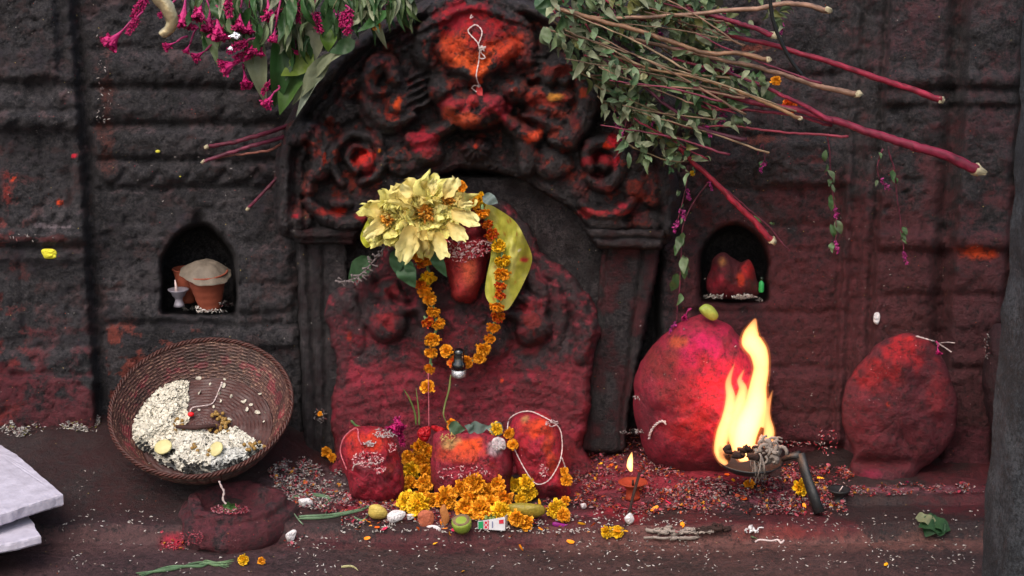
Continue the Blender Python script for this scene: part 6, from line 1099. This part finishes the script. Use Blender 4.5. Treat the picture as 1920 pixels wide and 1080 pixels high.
# leaf scraps
for i, (b_, t_, cl, w_, lb) in enumerate((((1718, 968), (1760, 980), '#8a8c6a', 1.8, 'pale leaf scrap on top of the green leaves at the lower right'), ((1762, 972), (1735, 1004), '#2c4c30', 2.4, 'dark green leaf lying forward at the lower right'), ((1770, 985), (1725, 984), '#345434', 2.2, 'dark green leaf lying leftward at the lower right'), ((1745, 975), (1785, 992), '#3a5a38', 2.2, 'dark green leaf lying rightward at the lower right'))):
    o = one_leaf('leaf', b_, t_, float(G(b_[0], b_[1] + 14)[1]), float(G(t_[0], t_[1] + 8)[1]) - .01, cl, w_, lb, tmpl=3, nrm=(0, -.5, 1))
v, f, c = leaves(np.array([G(422, 950) + [0, 0, .08]] * 7), np.array([[math.cos(a_), -.3, math.sin(a_)] for a_ in np.linspace(0, 5.4, 7)]), rdir(7) + [0, -2, .3], np.full(7, .020), cc('#3a5a30'), cc('#4c6c3c'), 1, 1.6); v = v - v.mean(0) + BASIN + [-.006, -.03, .066]; o = mk('herb_sprig', v, f, M_LEAF, None, c, at=v.mean(0)); tag(o, 'little green herb sprig standing in the stone basin', 'sprig')
e0 = blob('banana_stub', [(1310, 582), (1322, 572), (1336, 578), (1348, 592), (1342, 600), (1328, 598)], -.20, .014, .012, matte('yellow_green_peel', cc('#8a9440'), .5, .35, 60, .3), rough=.002, at=P(1328, 588, -.2)); tag(e0, 'yellow-green cut fruit stub on top of the egg-shaped stone', 'fruit')
comb(1284, 596, 1290, 580, 20, -.14, 2, 'small magenta flower tucked behind the top of the egg-shaped stone')
# ------------------------------------------------------------------ rice and crushed petals everywhere
def scatter(name, label, regions, cat='rice', flat=.4):
    Ps = []; Cs = []; Sz = []
    for poly, n, cols, s0, s1, lift in regions:
        n = int(n * (1.5 if lift > .004 else 1)); q = inpts(poly, n); w_ = G(q[:, 0], q[:, 1]); cl = fbm(q[:, 0] / 22, q[:, 1] / 9, 5, 3); kp = rng.random(n) < np.clip(.5 + 2.0 * cl, .06, 1); w_ = w_[kp]; m = len(w_); w_[:, 2] += rng.random(m) * lift * np.clip(.4 + cl[kp], 0.1, 1) + .0012
        Ps.append(w_); C_ = np.array([cc(h, .85) for h in cols]); Cs.append(C_[rng.integers(0, len(cols), m)] * rng.uniform(.55, 1.1, (m, 1))); Sz.append(rng.uniform(s0, s1, m))
    Ps = np.concatenate(Ps); Cs = np.concatenate(Cs); Sz = np.concatenate(Sz); m = len(Ps); d = rdir(m) * [1, 1, .35]; v, f, c = many(GRV, GRF, Ps, orient(d, rdir(m) * .5 + [0, 0, 1]), Sz, Cs)
    if 'petals' in cat:
        k_ = rng.choice(m, m // 6, replace=False); cs = np.array([cc(h, .9) for h in ('#7a1a28', '#a04a56', '#a8441c', '#4a141c', '#8a6a6a', '#b87a24', '#2a1a1e', '#96283a')])[rng.integers(0, 8, len(k_))]
        v2, f2, c2 = many(FL[0], FLF, Ps[k_] + [0, 0, .001], orient(rdir(len(k_)), rdir(len(k_)) * .7 + [0, 0, 1]), rng.uniform(.004, .009, len(k_)), cs); f = f.tolist() + (f2 + len(v)).tolist(); v = np.vstack([v, v2]); c = np.vstack([c, c2])
    o = mk(name, v, f, M_GRAIN, None, c, at=Ps.mean(0)); tag(o, label, cat, kind='stuff')
GRV, GRF = tube(np.array([[0, -1, 0], [0, -.5, 0], [0, .5, 0], [0, 1, 0.]]), [.12, .34, .34, .12], 5); GRF = np.array([q for q in GRF if len(q) == 4])
WHT = ['#c8c0bc', '#a8a09a', '#d0c8c0', '#988a84']; PNK = ['#b07880', '#9a4654', '#8a2436', '#b89894', '#7a1a2a', '#a46062', '#5a1622', '#8a6a6a', '#a8341c', '#86202e', '#3a1a22', '#5c2630', '#4a1a20']; GRY = ['#8a807e', '#a09898', '#6a5a5a', '#b0a8a4', '#7a4a4a', '#3a2c2e']
scatter('scattered_rice', 'loose white rice grains strewn over the stone floor and front step', [([(120, 955), (600, 960), (640, 985), (600, 1078), (100, 1078)], 330, WHT, .0022, .0034, .001), ([(300, 880), (150, 880), (100, 960), (330, 1000)], 70, WHT, .002, .003, .001), ([(640, 975), (1120, 975), (1150, 1000), (1130, 1010), (640, 1008)], 950, WHT, .0024, .0038, .003), ([(560, 1000), (1250, 1000), (1250, 1075), (560, 1075)], 420, WHT, .0022, .0036, .001), ([(1120, 965), (1840, 955), (1835, 1075), (1120, 1075)], 700, WHT, .0020, .0034, .001), ([(1060, 960), (1300, 960), (1280, 1000), (1060, 1000)], 260, WHT, .0024, .0036, .002)])
scatter('red_rice', 'pink and red stained rice and crushed petals heaped round the sacred stones', [([(500, 880), (560, 860), (640, 890), (660, 950), (600, 960), (520, 945)], 2300, GRY + WHT + PNK[:2], .0026, .0046, .016), ([(560, 920), (660, 920), (690, 955), (600, 965)], 500, PNK, .0024, .004, .006), ([(1070, 850), (1200, 845), (1300, 895), (1340, 960), (1180, 968), (1080, 950)], 3400, PNK + ['#c8501c'], .0024, .0046, .014), ([(1240, 905), (1360, 900), (1560, 905), (1590, 960), (1540, 968), (1250, 965)], 3600, PNK + GRY, .0024, .0046, .014), ([(1460, 870), (1600, 880), (1600, 930), (1470, 915)], 1400, PNK, .0024, .004, .01), ([(1550, 912), (1850, 908), (1850, 925), (1560, 935)], 900, PNK + GRY, .002, .0036, .006), ([(1150, 800), (1205, 790), (1230, 830), (1160, 850)], 260, PNK + ['#c8601c'], .002, .004, .006), ([(640, 940), (1080, 940), (1100, 975), (640, 985)], 1900, PNK + WHT[:2], .0022, .004, .005), ([(300, 1000), (350, 990), (350, 1030), (300, 1035)], 260, ['#b02038', '#8a1a2a', '#c8606a'], .002, .0034, .004), ([(530, 1000), (570, 1005), (560, 1030), (530, 1025)], 120, PNK + WHT, .002, .003, .003)], 'rice and petals')
scatter('ledge_rice', 'greyish rice and husks spilled along the foot of the wall at the left', [([(0, 800), (60, 775), (120, 765), (190, 790), (180, 812), (90, 806), (40, 822), (0, 815)], 2600, GRY + WHT + ['#9a9450'], .0024, .0042, .016), ([(540, 760), (615, 770), (610, 800), (560, 790)], 150, GRY, .002, .0034, .004)])
# rice on the niche sills, on the slab face and in the basin
def stuck(name, label, spots, cat='rice'):
    Ps = []; Cs = []; Sz = []
    for cx, cy, rx, ry, n, cols, s_, yv in spots:
        for i in range(n):
            a_ = rng.uniform(0, 6.28); q = math.sqrt(rng.random()); x_ = cx + rx * q * math.cos(a_); y_ = cy + ry * q * math.sin(a_); Ps.append(P(x_, y_, (sy(x_, y_) - .002 - rng.random() * .004) if yv is None else yv)); Cs.append(cc(cols[int(rng.integers(len(cols)))], .9) * rng.uniform(.7, 1.1)); Sz.append(s_ * rng.uniform(.7, 1.3))
    m = len(Ps); v, f, c = many(GRV, GRF, np.array(Ps), orient(rdir(m) * [1, .3, 1], rdir(m) * .5 + [0, -1, 0]), np.array(Sz), np.array(Cs)); o = mk(name, v, f, M_GRAIN, None, c, at=np.mean(Ps, 0)); tag(o, label, cat, kind='stuff')
RP = ['#c04a58', '#d8a0a4', '#b02a3a', '#e0c0c0', '#a01c2c']
stuck('brow_rice', 'pink stained rice stuck across the brow of the red face', [(852, 462, 26, 14, 90, RP, .0040, None), (900, 462, 26, 12, 90, RP, .0040, None), (872, 474, 36, 12, 90, RP, .0040, None), (868, 484, 24, 8, 30, RP, .0036, None)])
stuck('stone_rice', 'pink and white rice stuck on the three front stones', [(690, 862, 30, 16, 170, RP, .003, None), (722, 812, 30, 8, 80, ['#c8b8b8', '#a89898'], .003, None), (694, 832, 12, 5, 40, ['#c8b8b8'], .003, None), (735, 838, 8, 10, 30, RP, .003, None), (712, 880, 14, 8, 40, RP, .003, None), (870, 888, 50, 14, 140, RP, .003, None), (1035, 794, 12, 6, 30, ['#c8b0b0'], .003, None), (1020, 880, 8, 16, 40, RP, .003, None), (934, 832, 12, 12, 140, ['#d8d0d0', '#e0c8cc'], .0026, None), (840, 820, 16, 8, 30, ['#c0a060'], .003, None)])
stuck('niche_rice', 'white rice spilled on the sill under the small niche stone', [(1340, 556, 24, 4, 46, WHT, .0034, None), (1395, 556, 26, 4, 70, WHT, .0034, None), (1424, 562, 6, 3, 14, WHT, .003, None)])
stuck('niche_rice', 'white rice spilled at the foot of the clay pots', [(360, 578, 18, 4, 30, WHT, .0036, None), (395, 583, 30, 3, 46, WHT, .0036, None), (425, 570, 14, 6, 40, GRY, .003, None)])
stuck('basin_rice', 'red rice lying in the hollow of the stone basin', [(432, 955, 38, 9, 230, ['#8a2436', '#a04a58', '#5a1a24', '#b88088', '#3a1418'], .0030, None), (360, 1008, 24, 14, 60, ['#8a2436', '#a04a58'], .0026, None)])
stuck('wall_rice', 'pale rice grains and husks stuck along the crevices of the wall', [(1480, 832, 70, 5, 70, GRY + RP, .003, None), (1185, 810, 24, 6, 50, GRY, .003, None), (60, 445, 50, 7, 16, GRY, .003, None), (600, 780, 12, 14, 40, GRY, .003, None), (1200, 745, 14, 4, 10, GRY, .003, None), (1850, 650, 6, 26, 30, GRY, .0026, None), (1552, 828, 20, 26, 40, RP, .003, None), (196, 130, 22, 90, 26, GRY, .0030, None), (192, 215, 14, 18, 16, GRY, .0030, None), (380, 330, 160, 60, 26, GRY, .0026, None), (1500, 600, 300, 200, 60, GRY, .0022, None)])
o = blob('turmeric_lump', [(78, 472), (88, 467), (102, 470), (106, 482), (92, 487), (82, 484)], sy(92, 478) - .001, .008, .006, matte('yellow_powder', cc('#d0c834'), .8, .2, 80, .6), rough=.004, rs=10, at=P(92, 478, sy(92, 478))); tag(o, 'bright yellow powder lump stuck on the left pilaster', 'powder lump')
o = blob('white_lump', [(1640, 588), (1648, 586), (1650, 596), (1646, 610), (1638, 604)], sy(1645, 598) - .001, .006, .004, M_WHT, rough=.004, rs=10, at=P(1645, 598, sy(1645, 598))); tag(o, 'white curled scrap stuck on the wall above the oval stone', 'scrap')
M_ORN = matte('crumb', cc('#b8b03c'), .7, .2)
for x_, y_, lb in ((296, 284, 'small yellow crumb on the wall course, upper left'), (1018, 130, None), (338, 331, 'tiny yellow crumb below the scalloped course')):
    if lb: o = mk('crumb', IV * np.array([.006, .004, .004]) * (1 if x_ == 296 else .4) + P(x_, y_, sy(x_, y_)), IF, M_ORN, at=P(x_, y_, sy(x_, y_))); tag(o, lb, 'crumb')
rag('burnt_rag', 1275, 1000, 46, 9, 0, 46, None, 'crumpled grey and white rag lying on the floor before the egg-shaped stone', 'rag', .0022, None, True)
rag('burnt_rag', 1340, 990, 26, 6, 0, 24, None, 'blackened rag scrap lying right of the grey one', 'rag', .0026, M_CHAR, True)
rag('burnt_rag', 1415, 996, 14, 7, 0, 14, None, 'small white torn paper curl on the floor before the fire', 'scrap', .0018, M_WHT, True)
blade('purple_petal', [(1036, 982), (1055, 986), (1082, 988)], .006, '#8a1a78', 'long purple petal with a white tip on the ledge', 'petal', yv='floor', flat=.4)
blade('star_petal', [(1012, 962), (1012, 945), (1010, 935)], .004, '#e8a818', 'upright yellow petal beside the banana piece', 'petal', yv=-.36)
blade('star_petal', [(1030, 968), (1010, 966), (996, 960)], .004, '#e8b020', 'yellow petal lying beside the banana piece', 'petal', yv=-.37)
# bright foil glints among the flowers
M_FOIL = matte('crumpled_foil', cc('#e8e6ee'), .12, .1, 120, .9, Metallic=.7)
for cx, cy, r_, lb in ((440, 68, .008, 'crumpled piece of shiny cellophane among the magenta flowers'), (432, 92, .005, 'second smaller piece of shiny cellophane below the first')):
    v = IV3 * np.array([1.5, .5, .9]) * r_; v += .5 * r_ * fbm(v[:, 0] * 160, v[:, 1] * 160, v[:, 2] * 160, 3)[:, None] * IV3; v = v + P(cx, cy, -.31); o = mk('cellophane', v, IF3, M_FOIL, at=v.mean(0), smooth=False); tag(o, lb, 'cellophane')
